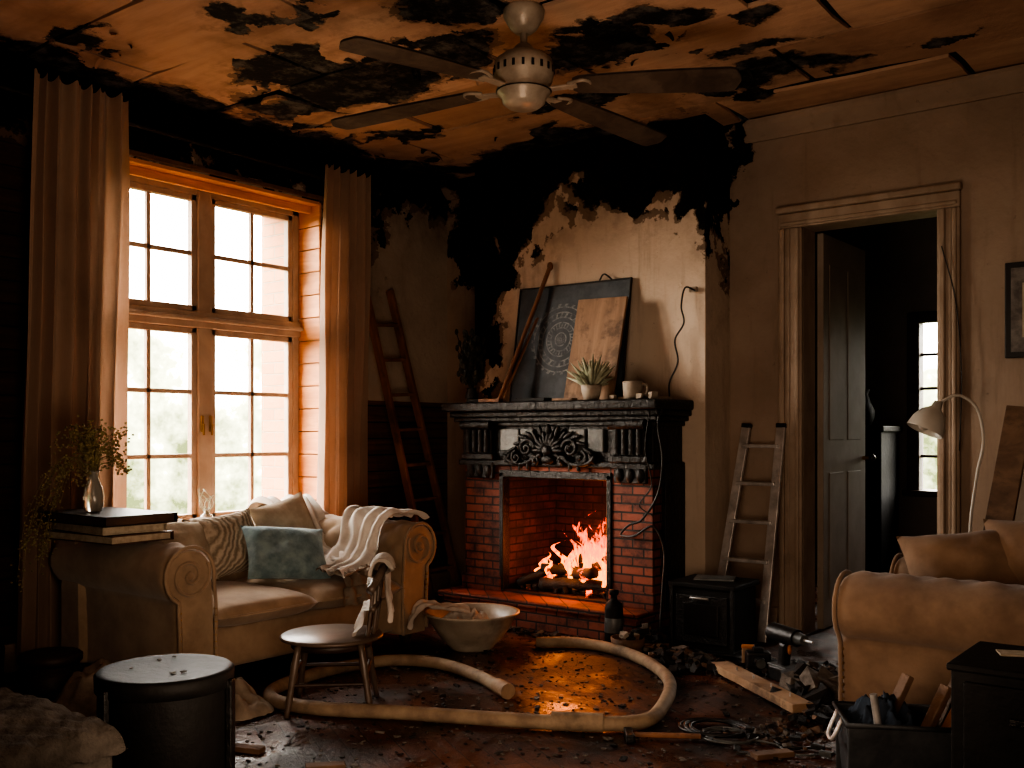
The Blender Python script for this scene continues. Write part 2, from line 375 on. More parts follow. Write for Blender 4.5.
def glass_mat():
    s=S('vase_glass'); 
    return s.set(col=(.55,.55,.5),rough=.1,trans=.6)
m_glass=glass_mat()
def chalk_mat():
    s=S('chalk_slate')
    c=(-3.72,5.3,1.80)
    d=s.vm('SUBTRACT',s.P,c); dx,dy,dz=s.sep(d)
    r=s.math('SQRT',s.math('ADD',s.math('MULTIPLY',dx,dx),s.math('MULTIPLY',dz,dz)))
    a=s.math('ARCTAN2',dz,dx)
    rings=s.math('GREATER_THAN',s.math('SINE',s.math('MULTIPLY',r,2*PI/.034)),.72)
    spokes=s.math('GREATER_THAN',s.math('SINE',s.math('ADD',s.math('MULTIPLY',a,26.0),s.math('MULTIPLY',r,60.0))),.35)
    inb=s.math('LESS_THAN',r,.235)
    ln=s.math('MULTIPLY',s.math('MAXIMUM',rings,s.math('MULTIPLY',spokes,s.math('GREATER_THAN',s.math('SINE',s.math('MULTIPLY',r,2*PI/.07)),.2))),inb)
    ln=s.math('MULTIPLY',ln,s.ss(s.noise(25,5,.7),.35,.65))
    base=s.mix(s.ss(s.noise(4,6,.7),.35,.7),(.034,.042,.050),(.075,.09,.105))
    col=s.mix(s.math('MULTIPLY',ln,.55),base,(.30,.31,.31))
    return s.set(col=col,rough=.6)
m_slate=chalk_mat()

def fire_mat():
    s=S('flame'); x,y,z=s.sep()
    t=s.ss(z,.24,.78)
    v=s.mapping(scale=(1.5,1.5,.42))
    n=s.noise(20,4,.6,v,dist=1.2)
    k=s.math('ADD',s.math('MULTIPLY',s.math('SUBTRACT',n,.5),2.2),s.math('SUBTRACT',.85,t),True)
    ramp=s.n('ShaderNodeValToRGB',{0:k})
    e=ramp.color_ramp.elements; e[0].position=.10;e[0].color=(.8,.03,.002,1);e[1].position=1.0;e[1].color=(1,.40,.05,1)
    q=ramp.color_ramp.elements.new(.6);q.color=(1,.12,.006,1)
    em=s.n('ShaderNodeEmission',{'Color':ramp.outputs[0],'Strength':3.4})
    tr=s.n('ShaderNodeBsdfTransparent')
    al=s.ss(s.math('ADD',k,s.math('MULTIPLY',s.math('SUBTRACT',n,.5),1.6)),.20,.80)
    mx=s.n('ShaderNodeMixShader',{0:al,1:tr.outputs[0],2:em.outputs[0]})
    s.nt.links.new(mx.outputs[0],s.out.inputs[0]); return s.m
m_fire=fire_mat()
def ember_mat():
    s=S('glowing_log'); n=s.ss(s.noise(13,5,.7),.54,.68)
    col=s.mix(s.noise(20,4),(.008,.006,.005),(.05,.035,.03))
    return s.set(col=col,rough=.9,ecol=(1,.10,.01),estr=s.math('MULTIPLY',n,4.0))
m_ember=ember_mat()

# ------------------------------------------------------------------ ROOM SHELL
b=B(); b.b2((-5.7,YF-.2,-.1),(XR+.2,YB+.0,0),m_floor); b.b2((-4.2,YB,-.1),(.8,9.2,0),m_floor); b.done('floor')
b=B(); b.b2((XL-.5,YF-.2,H+.02),(XR+.2,YB+.2,H+.12),m_matt)
PW,PH=1.28,.56; row=0; y=YB+.1
while y>YF-.1:
    y0=max(y-PH,YF-.15); x=XL-.1+(-.55 if row%2 else 0)-.15*(row%3)
    while x<XR+.1:
        x1=x+PW; a0=max(x,XL-.1); a1=min(x1,XR+.1)
        if a1-a0>.05:
            nx,ny=9,4; g=R.uniform(.008,.016); sag=[R.uniform(-.040,.002)*(1 if R.random()<.5 else .15) for _ in range(4)]
            top=[];bot=[]
            for i in range(nx):
                for j in range(ny):
                    u=i/(nx-1);v=j/(ny-1)
                    X=a0+g+(a1-a0-2*g)*u; Y=y0+g+(y-y0-2*g)*v
                    dz=(sag[0]*(1-u)*(1-v)+sag[1]*u*(1-v)+sag[2]*(1-u)*v+sag[3]*u*v)-.008*math.sin(PI*u)*R.uniform(.5,1)
                    jx=R.uniform(-.008,.008) if i in(0,nx-1) else 0; jy=R.uniform(-.008,.008) if j in(0,ny-1) else 0
                    bot.append((X+jx,Y+jy,H+dz)); top.append((X+jx,Y+jy,H+dz+.018))
            N=nx*ny; fs=[]
            for i in range(nx-1):
                for j in range(ny-1):
                    k=i*ny+j; fs.append((k,k+1,k+ny+1,k+ny)); fs.append((N+k,N+k+ny,N+k+ny+1,N+k+1))
            for i in range(nx-1):
                for j in(0,ny-1): k=i*ny+j; fs.append((k,k+ny,N+k+ny,N+k))
            for j in range(ny-1):
                for i in(0,nx-1): k=i*ny+j; fs.append((k,k+1,N+k+1,N+k))
            b.add(bot+top,fs,m_ceil)
        x=x1
    y=y0; row+=1
b.done('ceiling')
b=B()
centres=[(-4.15,3.75,.6,.36),(-3.42,3.75,.36,.24),(-2.7,4.15,.38,.25),(-2.17,5.05,.4,.2),(-3.9,5.2,1.0,.2),(-4.7,4.4,.2,.8),(-4.6,2.6,.2,.15)]
for (cx,cy,rx,ry) in centres:
    for i in range(7):
        a=R.uniform(0,2*PI); L=R.uniform(.04,.10); w=R.uniform(.015,.06); curl=R.uniform(.6,1.8)
        T=Matrix.Translation((cx+math.cos(a)*rx,cy+math.sin(a)*ry,H-.014))@RZ(R.uniform(0,6.28))
        def fn(p,q,L=L,w=w,curl=curl):
            th=curl*p; r=L/curl
            return (r*math.sin(th),(q-.5)*w*(1-.7*p),-r*(1-math.cos(th)))
        old=b.M; b.M=T; b.surf(fn,7,3,R.choice([m_coal,m_ceil,m_coal]),smooth=True); b.M=old
b.done('peeling_ceiling_strips')
# left wall with window opening
b=B(); T=.26
def lw(y0,y1,z0,z1):
    b.b2((XL-T,y0,z0),(XL,y1,z1),m_left); b.b2((XL-.62,y0,z0),(XL-T,y1,z1),m_exterior)
lw(YF-.2,WY0,0,H); lw(WY1,YB+.2,0,H); lw(WY0,WY1,0,WZ0); lw(WY0,WY1,WZ1,H)
b.done('wall_left')
b=B()
nb=14
for i in range(nb):
    z0=WZ0+(WZ1-WZ0)*i/nb; z1=WZ0+(WZ1-WZ0)*(i+1)/nb-.006
    b.b2((XL-.22,WY1-.018,z0),(XL+.004,WY1-.0,z1),m_warm,.004)
    b.b2((XL-.22,WY0,z0),(XL+.004,WY0+.018,z1),m_warm,.004)
b.b2((XL-.22,WY0+.018,WZ1-.02),(XL+.004,WY1-.018,WZ1),m_warm)
b.b2((XL-.10,WY0+.02,WZ1-.07),(XL-.075,WY1-.02,WZ1-.02),m_warm,.005)
b.b2((XL-.24,WY0-.05,WZ0-.03),(XL+.09,WY1+.05,WZ0+.012),m_warm,.01)
b.b2((XL+.001,WY0-.05,WZ1+.01),(XL+.02,WY1+.05,WZ1+.04),m_shard,.004)
b.done('trim_1')
b=B(); X0=XL-.26; fy0,fy1=WY0+.018,WY1-.018; fz0,fz1=WZ0+.01,WZ1-.02
fw=.055; ym=(fy0+fy1)/2; zt=1.885
def fb(y0,y1,z0,z1,dx=.06,off=0,bev=.006): b.b2((X0+off,y0,z0),(X0+off+dx,y1,z1),m_wframe,bev)
fb(fy0,fy0+fw,fz0,fz1);fb(fy1-fw,fy1,fz0,fz1);fb(fy0,fy1,fz1-fw,fz1);fb(fy0,fy1,fz0,fz0+fw)
fb(ym-.05,ym+.05,fz0,fz1,.075); fb(fy0,fy1,zt-.05,zt+.05,.08)
b.b2((X0+.04,fy0,zt-.01),(X0+.11,fy1,zt+.015),m_wframe,.006)
for (a,c) in((fy0+fw,ym-.05),(ym+.05,fy1-fw)):
    for (z0,z1,rows) in((zt+.05,fz1-fw,2),(fz0+fw,zt-.05,3)):
        e=.036
        fb(a,a+e,z0,z1,.045,.012,.004);fb(c-e,c,z0,z1,.045,.012,.004);fb(a,c,z0,z0+e,.045,.012,.004);fb(a,c,z1-e,z1,.045,.012,.004)
        mid=(a+c)/2; fb(mid-.013,mid+.013,z0,z1,.03,.02,.003)
        for k in range(1,rows):
            zz=z0+(z1-z0)*k/rows; fb(a,c,zz-.013,zz+.013,.03,.02,.003)
for yy in(ym-.03,ym+.03):
    b.box((X0+.085,yy,1.25),(.012,.02,.10),m_brass,bev=.004); b.bar((X0+.10,yy,1.25),(X0+.10,yy+.0,1.18),.012,.012,m_brass,up=(1,0,0),bev=.003)
b.done('window_1')
DX0,DX1,DZ=-2.27,-1.49,2.42
b=B()
b.b2((XL-.2,YB,0),(DX0,YB+.18,H),m_back)
b.b2((DX1,YB,0),(XR+.2,YB+.18,H),m_back); b.b2((DX0,YB,DZ),(DX1,YB+.18,H),m_back)
b.done('wall_back')
b=B(); b.b2((XR,YF-.2,0),(XR+.15,YB,H),m_side); b.done('wall_right')
b=B(); b.b2((XL-.2,YF-.2,0),(XR,YF,H),m_side); b.done('wall_front')
OX0,OX1,OZ0,OZ1=-4.015,-3.166,.19,.945; FY=5.05
b=B()
b.b2((BX0,BY,0),(OX0,YB,H),m_breast); b.b2((OX1,BY,0),(BX1,YB,H),m_breast); b.b2((OX0,BY,OZ1),(OX1,YB,H),m_breast); b.b2((OX0,BY,0),(OX1,YB,OZ0-.02),m_breast)
b.b2((OX0,YB-.09,.17),(OX1,YB-.06,OZ1),m_firebrick)
b.b2((OX0,BY,.17),(OX0+.02,YB-.07,OZ1),m_firebrick); b.b2((OX1-.02,BY,.17),(OX1,YB-.07,OZ1),m_firebrick)
b.b2((OX0,BY,OZ1-.02),(OX1,YB-.07,OZ1),m_firebrick); b.b2((OX0,BY,.16),(OX1,YB-.06,.188),m_firebrick)
b.done('wall_chimney_breast')
b=B()
def cornice(p0,p1,inward):
    prof=[(0,0),(.02,0),(.025,.02),(.05,.045),(.075,.075),(.085,.10),(.085,.12),(0,.12)]
    p0=Vector(p0);p1=Vector(p1);n=Vector(inward)
    vs=[];
    for p in(p0,p1):
        for a,c in prof: vs.append(p+n*a+Vector((0,0,H-.14+c)))
    k=len(prof); b.add(vs,[(i,(i+1)%k,k+(i+1)%k,k+i) for i in range(k)]+[list(range(k)),list(range(k,2*k))],m_back)
cornice((BX1,YB,0),(XR,YB,0),(0,-1,0)); cornice((XL,YB,0),(BX0,YB,0),(0,-1,0)); cornice((XR,YF,0),(XR,YB,0),(-1,0,0))
b.done('trim_2')
for nm,a,c in(('baseboard_back',(DX1+.10,YB-.022,0),(XR,YB,.15)),('baseboard_left',(XL,YF,0),(XL+.02,YB,.14)),('baseboard_corner',(BX1,YB-.022,0),(DX0-.14,YB,.15))):
    b=B(); b.b2(a,c,m_trim,.006); b.b2((a[0],a[1]-(.008 if 'left' not in nm else 0),0),(c[0]+(.008 if 'left' in nm else 0),c[1],.10),m_trim,.004); b.done(nm)
b=B()
def casing(y,sg):
    for x0,x1 in((DX0-.135,DX0+.012),(DX1-.012,DX1+.105)):
        b.b2((x0,y,0),(x1,y+sg*.03,DZ-.013),m_trim,.006)
        b.b2((x0+.012,y+sg*.02,0),(x0+.045,y+sg*.048,DZ-.014),m_trim,.008)
        b.b2((x1-.04,y+sg*.02,0),(x1-.015,y+sg*.042,DZ-.014),m_trim,.008)
        b.b2((x0+.06,y+sg*.02,0),(x0+.075,y+sg*.036,DZ-.014),m_trim,.004)
    b.b2((DX0-.135,y,DZ-.012),(DX1+.105,y+sg*.031,DZ+.075),m_trim,.006)
    b.b2((DX0-.145,y,DZ+.076),(DX1+.115,y+sg*.055,DZ+.115),m_trim,.01)
    b.b2((DX0-.12,y+sg*.02,DZ),(DX1+.09,y+sg*.042,DZ+.025),m_trim,.008)
casing(YB,-1)
b.b2((DX0,YB,0),(DX0+.012,YB+.18,DZ-.013),m_trim); b.b2((DX1-.012,YB,0),(DX1,YB+.18,DZ-.013),m_trim); b.b2((DX0,YB,DZ-.012),(DX1,YB+.18,DZ),m_trim)
b.done('trim_4')
b=B(); dx=DX0+.02
b.b2((dx,YB+.19,.01),(dx+.04,YB+.95,DZ-.02),m_door,.004)
for z0,z1 in((.18,.95),(1.15,2.22)):
    for y0,y1 in((YB+.29,YB+.53),(YB+.61,YB+.85)):
        b.b2((dx+.036,y0,z0),(dx+.043,y1,z1),m_door,.003)
b.cyl((dx+.03,YB+.90,1.03),(dx+.09,YB+.90,1.03),.012,.012,m_brass,12); b.ball((dx+.10,YB+.90,1.03),.024,m_dark,8)
b.done('door_1')
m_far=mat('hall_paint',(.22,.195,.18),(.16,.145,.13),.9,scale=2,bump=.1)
b=B(); fy=8.6
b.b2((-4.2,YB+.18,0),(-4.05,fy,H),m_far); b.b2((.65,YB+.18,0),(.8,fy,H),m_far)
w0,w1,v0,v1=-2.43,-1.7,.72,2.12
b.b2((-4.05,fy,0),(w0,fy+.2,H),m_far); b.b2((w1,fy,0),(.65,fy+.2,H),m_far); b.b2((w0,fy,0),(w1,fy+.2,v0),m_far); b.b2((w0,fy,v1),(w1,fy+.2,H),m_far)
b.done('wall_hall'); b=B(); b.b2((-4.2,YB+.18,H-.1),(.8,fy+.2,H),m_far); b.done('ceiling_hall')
b=B(); 
b.b2((w0-.07,fy-.03,v0-.05),(w0+.03,fy+.06,v1+.07),m_dkwood,.008); b.b2((w1-.03,fy-.03,v0-.05),(w1+.07,fy+.06,v1+.07),m_dkwood,.008)
b.b2((w0,fy-.03,v1-.02),(w1,fy+.06,v1+.07),m_dkwood,.008); b.b2((w0-.1,fy-.07,v0-.05),(w1+.1,fy+.06,v0),m_dkwood,.008)
for k in range(1,5): b.b2((w0,fy+.02,v0+(v1-v0)*k/5-.012),(w1,fy+.05,v0+(v1-v0)*k/5+.012),m_dkwood)
for k in range(1,3): b.b2((w0+(w1-w0)*k/3-.012,fy+.02,v0),(w0+(w1-w0)*k/3+.012,fy+.05,v1),m_dkwood)
b.done('window_2')
b=B(); b.b2((-3.06,8.1,.06),(-2.56,8.55,1.22),m_matt,.01); b.b2((-3.10,8.06,1.2),(-2.53,8.57,1.25),m_matt,.01)
for x in(-3.02,-2.6):
    for y in(8.15,8.5): b.b2((x-.03,y-.03,0),(x+.03,y+.03,.08),m_matt)
b.b2((-3.04,8.08,.12),(-2.82,8.10,1.16),m_matt,.008); b.b2((-2.80,8.08,.12),(-2.58,8.10,1.16),m_matt,.008)
b.ball((-2.84,8.07,.7),.015,m_brass,6);b.ball((-2.78,8.07,.7),.015,m_brass,6); b.done('hall_cabinet')
b=B(); b.lathe((-2.76,8.3,1.25),[(0,0),(.05,0),(.08,.06),(.085,.12),(.05,.20),(.03,.26),(.045,.30),(.04,.30),(.02,.26)],m_matt,20)
b.done('hall_vase')

# ------------------------------------------------------------------ CURTAINS
def curtain(name,yt0,yt1,yb0,yb1,k,zt,zb,x0,seed):
    b=B()
    def fn(a,c):
        s=a; t=c
        w=t**.8
        y0=yt0+(yb0-yt0)*w; y1=yt1+(yb1-yt1)*w
        ss=s+.03*math.sin(2*PI*s*2.3+seed)+.012*math.sin(2*PI*s*5+t*2)
        y=y0+(y1-y0)*ss
        amp=.030+.018*t
        ph=2*PI*k*s+seed+.7*math.sin(t*2.2+s*5)
        x=x0+amp*(math.sin(ph)+.35*math.sin(2*ph+1.3+t))+.025*nz(s*6,t*3,seed)
        y+=.012*math.cos(ph)*(.5+t)
        z=zt+(zb-zt)*t
        if t<.001: z+=.012*math.sin(ph*2)
        return (x,y,z)
    b.surf(fn,160,60,m_curt); return b.done(name)
curtain('curtain',2.45,2.97,2.36,2.92,7,2.99,.03,-4.92,.4)
curtain('curtain',4.37,4.76,4.31,4.72,6,2.93,.03,-4.92,1.7)
b=B(); b.cyl((-5.00,2.25,2.90),(-5.00,4.95,2.86),.015,.015,m_black,14)
for y,z in((2.25,2.90),(4.95,2.86)): b.ball((-5.00,y,z),.03,m_black,8)
for y in(2.4,3.7,4.85): b.bar((-5.06,y,2.88),(-5.00,y,2.88),.018,.018,m_black); 
b.done('curtain_rod')

# ------------------------------------------------------------------ SOFA builder
def resample(pts,step):
    out=[Vector(pts[0])]
    for i in range(len(pts)-1):
        a=Vector(pts[i]);c=Vector(pts[i+1]);n=max(1,int((c-a).length/step))
        for k in range(1,n+1): out.append(a.lerp(c,k/n))
    return out
def roll_profile(h,r=.13):
    pts=[(0,.08),(0,h-2.1*r)]
    cx,cz=r+.01,h-r
    for i in range(0,15):
        a=math.radians(190-i*(190+62)/14); pts.append((cx+r*math.cos(a),cz+r*math.sin(a)))
    pts+= [(.20,h-2.35*r),(.195,.3),(.195,.08)]
    return resample(pts,.018)
def sweep(b,prof,place,L0,L1,m,tuftz=None,step=.02,c=.15,amp=.020):
    n=max(4,int(abs(L1-L0)/step)); N=len(prof); arc=[0]
    for i in range(1,N): arc.append(arc[-1]+(prof[i]-prof[i-1]).length)
    nor=[]
    for i in range(N):
        t=prof[min(i+1,N-1)]-prof[max(i-1,0)]; nv=Vector((-t.y,t.x)); nv.normalize(); nor.append(nv)
    vs=[];fs=[]
    for j in range(n+1):
        l=L0+(L1-L0)*j/n; e=min(l-min(L0,L1),max(L0,L1)-l); inset=.018*max(0,1-e/.04)**2
        for i in range(N):
            o=-inset+.006*nz(arc[i]*4,l*4,L0)
            if tuftz and tuftz[0]<arc[i]<tuftz[1] and e>.02:
                w=min(1,(arc[i]-tuftz[0])/.05,(tuftz[1]-arc[i])/.05,e/.06)
                o+=w*amp*((abs(math.sin(PI*(arc[i]+l)/c))*abs(math.sin(PI*(arc[i]-l)/c)))**.45-.4)
            p=prof[i]+nor[i]*o; vs.append(place(p.x,p.y,l))
    for j in range(n):
        for i in range(N-1): fs.append((j*N+i,j*N+i+1,(j+1)*N+i+1,(j+1)*N+i))
        fs.append((j*N+N-1,j*N,(j+1)*N,(j+1)*N+N-1))
    b.add(vs,fs,m,True)
    for j in(0,n): b.add([vs[j*N+i] for i in range(N)],[list(range(N))],m)
def sofa(name,M,D,L,ah,bh,sh,nc,m,mseat=None,tuft=True):
    b=B(); b.M=M; mseat=mseat or m; aw=.27
    b.box((D/2-.02,L/2,.19),(D-.10,L-.16,.20),m,bev=.03)
    for x in(.1,D-.1):
        for y in(.14,L-.14): b.lathe((x,y,0),[(0,0),(.025,0),(.03,.02),(.045,.06),(.035,.095)],m_dkwood,14)
    sweep(b,roll_profile(bh,.125),lambda p,z,l:(.27-p,l,z),.04,L-.04,m,(bh-.45,bh+.08) if tuft else None)
    P=roll_profile(ah)
    tz=(ah-.42,ah+.05) if tuft else None
    sweep(b,P,lambda p,z,l:(l,aw-p,z),.03,D,m,tz)
    sweep(b,P,lambda p,z,l:(l,L-aw+p,z),.03,D,m,tz)
    cx,cz=.14,ah-.13
    for sg,f in((0,lambda p:aw-p),(1,lambda p:L-aw+p)):
        pp=[(D+.002,f(q.x*.96+.004),q.y) for q in P[::2]]
        b.tube(pp,.009,m,6)
        sp=[];
        for i in range(40):
            a=i/39*2*PI*1.6; r=.105*(1-i/46); sp.append((D+.004,f(cx+r*math.cos(a+2.6)),cz+r*math.sin(a+2.6)))
        b.tube(sp,.008,m,6); b.ball((D+.004,f(cx),cz),(.012,.022,.022),m,6)
        for k in range(9):
            z=.16+k*(ah-.42)/9
            b.ball((D+.0,f(.005),z),(.012,.008,.008),m_brass,4); b.ball((D+.0,f(.19),z),(.012,.008,.008),m_brass,4)
    w=(L-2*aw)/nc
    for i in range(nc):
        c=(.25+(D-.25)/2+.01,aw+w*(i+.5),sh-.075)
        sx,sy=(D-.25)/2,w/2-.004
        for sg in(1,-1):
            def fn(a,q,c=c,sg=sg):
                u=a*2-1;v=q*2-1
                th=max(0,(1-abs(u)**6)*(1-abs(v)**6))**.4
                cr=.018*(1-u*u)*(1-v*v)
                return (c[0]+u*sx*(1-.01*v*v),c[1]+v*sy,c[2]+sg*(.06*th+cr*(1+.6*nz(u*2+i*5,v*2,sg))))
            b.surf(fn,30,30,mseat)
        pts=[]
        for k in range(48):
            a=2*PI*k/48; cc,ss=math.cos(a),math.sin(a); kx=abs(cc)**.25*(1 if cc>0 else -1);ky=abs(ss)**.25*(1 if ss>0 else -1)
            pts.append((c[0]+kx*sx,c[1]+ky*sy,c[2]))
        b.tube(pts,.008,mseat,6,closed=True)
    return b
sb=sofa('sofa',Matrix.Translation((-4.88,2.50,0)),1.03,1.75,.69,.72,.42,2,m_sofa); sb.done('sofa')
def prot(c,yaw,tilt,w,h,t,m,seed,roll=0):
    b=B(); T=Matrix.Translation(c)@RZ(yaw)@Matrix.Rotation(-tilt,4,'Y')@Matrix.Rotation(PI/2,4,'Y')@Matrix.Rotation(PI/2+roll,4,'Z')
    b.pillow((0,0,0),w,h,t,m,seed=seed,M=T); return b
prot((-4.47,3.28,.60),-.1,.45,.42,.36,.15,m_knit,3,.1).done('throw_pillow')
prot((-4.21,3.47,.555),-.3,.7,.46,.34,.16,m_teal,5,-.12).done('throw_pillow')
prot((-4.50,3.72,.63),.0,.35,.42,.40,.14,m_cream,9,.2).done('throw_pillow')
prot((-4.45,2.98,.60),.1,.5,.40,.34,.14,m_cream,12,-.1).done('throw_pillow')
def cloth_strip(name,path,wv,W,m,fold=.02,k=5,seed=0,n=70,nv=34,edge=.05):
    P=catmull(path,max(2,n//(len(path)-1))); N=len(P); b=B(); wv=Vector(wv)
    def fn(a,c):
        i=min(N-1,int(a*(N-1)+.5)); p=P[i]; t=(P[min(N-1,i+1)]-P[max(0,i-1)]).normalized()
        nr=wv.cross(t).normalized()
        if nr.z<0 and abs(nr.z)>.2: nr=-nr
        v=(c-.5)*W*(1+.12*nz(a*3,seed,1)); 
        o=fold*(math.sin(c*k*2*PI+2*nz(a*3,c*2,seed)*2)+1)+fold*1.3*(nz(a*7,c*6,seed)+.5)
        e=edge*nz(c*4,seed*3,0)*(1 if a>.5 else -1)*abs(2*a-1)**4
        return p+wv*v+nr*o+t*e
    b.surf(fn,N,nv,m); return b.done(name)
cloth_strip('throw_blanket',[(-4.95,3.92,.50),(-4.93,3.92,.66),(-4.80,3.92,.765),(-4.66,3.9,.72),(-4.56,3.9,.56),(-4.4,3.92,.48),(-4.1,3.95,.47)],(0,1,0),.36,m_linen,.018,4,2.2)
cloth_strip('throw_blanket',[(-3.98,3.52,.445),(-4.05,3.72,.455),(-4.12,3.90,.52),(-4.13,3.98,.70),(-4.10,4.10,.73),(-4.05,4.20,.69)],(1,0,0),.36,m_linen,.016,4,6.1)
cloth_strip('throw_blanket',[(-4.05,3.66,.45),(-3.90,3.66,.455),(-3.825,3.66,.42),(-3.815,3.66,.30)],(0,1,0),.26,m_rag,.010,3,3.1)

b=B()
z=.70
for (w,d,h,r,mc) in((.54,.32,.04,.06,m_bookB),(.50,.31,.035,-.05,m_paper),(.56,.36,.045,.02,m_bookA)):
    T=Matrix.Translation((-4.36,2.54,z))@RZ(r)
    b.M=T
    b.box((0,0,.003),(w,d,.005),mc); b.box((0,0,h-.002),(w,d,.005),mc); b.box((0,d/2-.003,h/2),(w,.006,h),mc)
    b.box((0,-.004,h/2),(w-.02,d-.016,h-.008),m_paper if mc!=m_bookA else m_bookB); z+=h+.003
b.M=Matrix.Identity(4); b.done('book_stack')
vx,vy,vz=-4.42,2.50,z+.001
b=B()
b.lathe((vx,vy,vz),[(0,0),(.038,0),(.045,.02),(.047,.07),(.040,.11),(.022,.15),(.02,.175),(.028,.19),(.024,.19),(.017,.17)],m_glass,24)
for i in range(80):
    a=R.uniform(0,2*PI); sp=R.uniform(.02,.15); hh=R.uniform(.10,.24)
    if i%6==0: sp*=1.3; hh*=.35
    top=Vector((vx+math.cos(a)*sp,vy+math.sin(a)*sp,vz+.19+hh-.4*sp))
    b.tube([(vx,vy,vz+.12),(vx+math.cos(a)*sp*.25,vy+math.sin(a)*sp*.25,vz+.19+hh*.4),top],.0012,m_dryleaf,4,sub=4)
    for k in range(9):
        q=top+Vector((R.gauss(0,.014),R.gauss(0,.014),R.gauss(-.01,.022))); b.rock(q,(.010,.010,.008),m_dryleaf)
for i in range(14):
    sp=R.uniform(.16,.30); a=R.uniform(3.4,4.4)
    pts=[(vx,vy,vz+.15),(vx+math.cos(a)*sp*.5,vy+math.sin(a)*sp*.5,vz+.25),(vx+math.cos(a)*sp*.95,vy+math.sin(a)*sp,vz+.0),(vx+math.cos(a)*sp*1.0,vy+math.sin(a)*sp-.05,vz-R.uniform(.15,.35))]
    q=catmull(pts,8); b.tube(q,.0011,m_dryleaf,4)
    for p in q[10:]:
        for k in range(2): b.rock(p+Vector((R.gauss(0,.01),R.gauss(0,.01),R.gauss(0,.01))),(.008,.008,.007),m_dryleaf)
b.done('dried_flower_vase')
b=B(); b.lathe((-5.10,3.60,.613),[(0,0),(.04,0),(.042,.05),(.036,.085),(.015,.105),(.014,.125),(.018,.13)],m_glass,20)
for k in range(12): b.tube([(-5.10,3.60,.70),(-5.10+R.uniform(-.03,.03),3.6+R.uniform(-.04,.04),.78),(-5.10+R.uniform(-.05,.05),3.6+R.uniform(-.07,.07),.70+R.uniform(.10,.17))],.002,m_leaf,4,sub=3)
b.done('sill_bottle')
b=B(); b.lathe((-5.08,4.02,.613),[(0,0),(.03,0),(.045,.03),(.05,.05),(.045,.05),(.03,.02)],m_terra,18)
for k in range(8): b.rock((-5.08+R.uniform(-.03,.03),4.02+R.uniform(-.03,.03),.66),(.03,.03,.02),m_orange if k%2 else m_leaf)
b.done('small_plant_dish')

# ------------------------------------------------------------------ FIREPLACE
FX0,FX1=-4.31,-2.89; BE=BY-.001
b=B()
b.b2((FX0-.04,4.86,0),(FX1-.0,BE,.135),m_brick,.006); b.b2((FX0-.06,4.84,.135),(FX1+.02,BE,.175),m_brick,.008)
for x0,x1 in((FX0,OX0),(OX1,FX1)):
    b.b2((x0,FY,.175),(x1,BE,1.0),m_brick,.004)
    b.b2((x0-.015,FY-.02,.175),(x1+.015,BE,.27),m_brick,.006)
b.b2((OX0,FY,OZ1),(OX1,BE,1.0),m_brick)
t=.035
b.b2((OX0,FY-.012,.18),(OX0+t,FY+.06,OZ1),m_black,.006);b.b2((OX1-t,FY-.012,.18),(OX1,FY+.06,OZ1),m_black,.006);b.b2((OX0,FY-.012,OZ1-t),(OX1,FY+.06,OZ1+.012),m_black,.006)
b.b2((FX0-.01,FY-.01,1.0),(FX1+.01,BE,1.33),m_mantel,.006)
b.b2((FX0-.03,FY-.035,.985),(FX1+.03,BE,1.02),m_mantel,.008)
for k,(o,z0,z1) in enumerate(((.03,1.235,1.265),(.055,1.265,1.295),(.075,1.295,1.33))): b.b2((FX0-o,FY-o,z0),(FX1+o,BE,z1),m_mantel,.008)
b.b2((-4.42,4.93,1.33),(-2.80,BE,1.39),m_mantel,.014)
b.b2((FX1-.005,FY+.1,.17),(FX1+.03,BE,1.0),m_mantel,.005)
for xc in((FX0+OX0)/2,(OX1+FX1)/2):
    b.b2((xc-.13,FY-.06,1.02),(xc+.13,FY,1.06),m_mantel,.008)
    b.b2((xc-.11,FY-.045,1.06),(xc+.11,FY,1.24),m_mantel,.008)
    for k in range(4): b.cyl((xc-.075+k*.05,FY-.05,1.07),(xc-.075+k*.05,FY-.05,1.22),.018,.018,m_mantel,10)
    b.cyl((xc-.12,FY-.06,1.245),(xc+.12,FY-.06,1.245),.03,.03,m_mantel,14)
    for k in range(3): b.ball((xc-.07+k*.07,FY-.02,.95),(.03,.03,.05),m_mantel,8)
    b.b2((xc-.12,FY-.04,.985),(xc+.12,FY,1.005),m_mantel,.004)
    b.b2((xc-.11,FY-.03,.90),(xc+.11,FY-.005,.99),m_mantel,.006)
for x0,x1 in((-3.99,-3.84),(-3.84+.01,-3.73),(-3.46,-3.34),(-3.32,-3.21)):
    b.b2((x0,FY-.03,1.08),(x1,FY-.008,1.22),m_gtile,.006)
cx,cz,yy=-3.60,1.085,FY-.045
for i in range(11):
    a=PI*(i)/10; L=.115 if i%2==0 else .10
    b.ball((cx+math.cos(a)*L*.62,yy,cz+math.sin(a)*L*.62),(.017,.022,L*.48),m_mantel,8,M=Matrix.Rotation(PI/2-a,4,'Y'))
b.ball((cx,yy-.01,cz),(.04,.03,.035),m_mantel,10)
b.ball((cx,yy-.005,cz-.055),(.05,.025,.03),m_mantel,8)
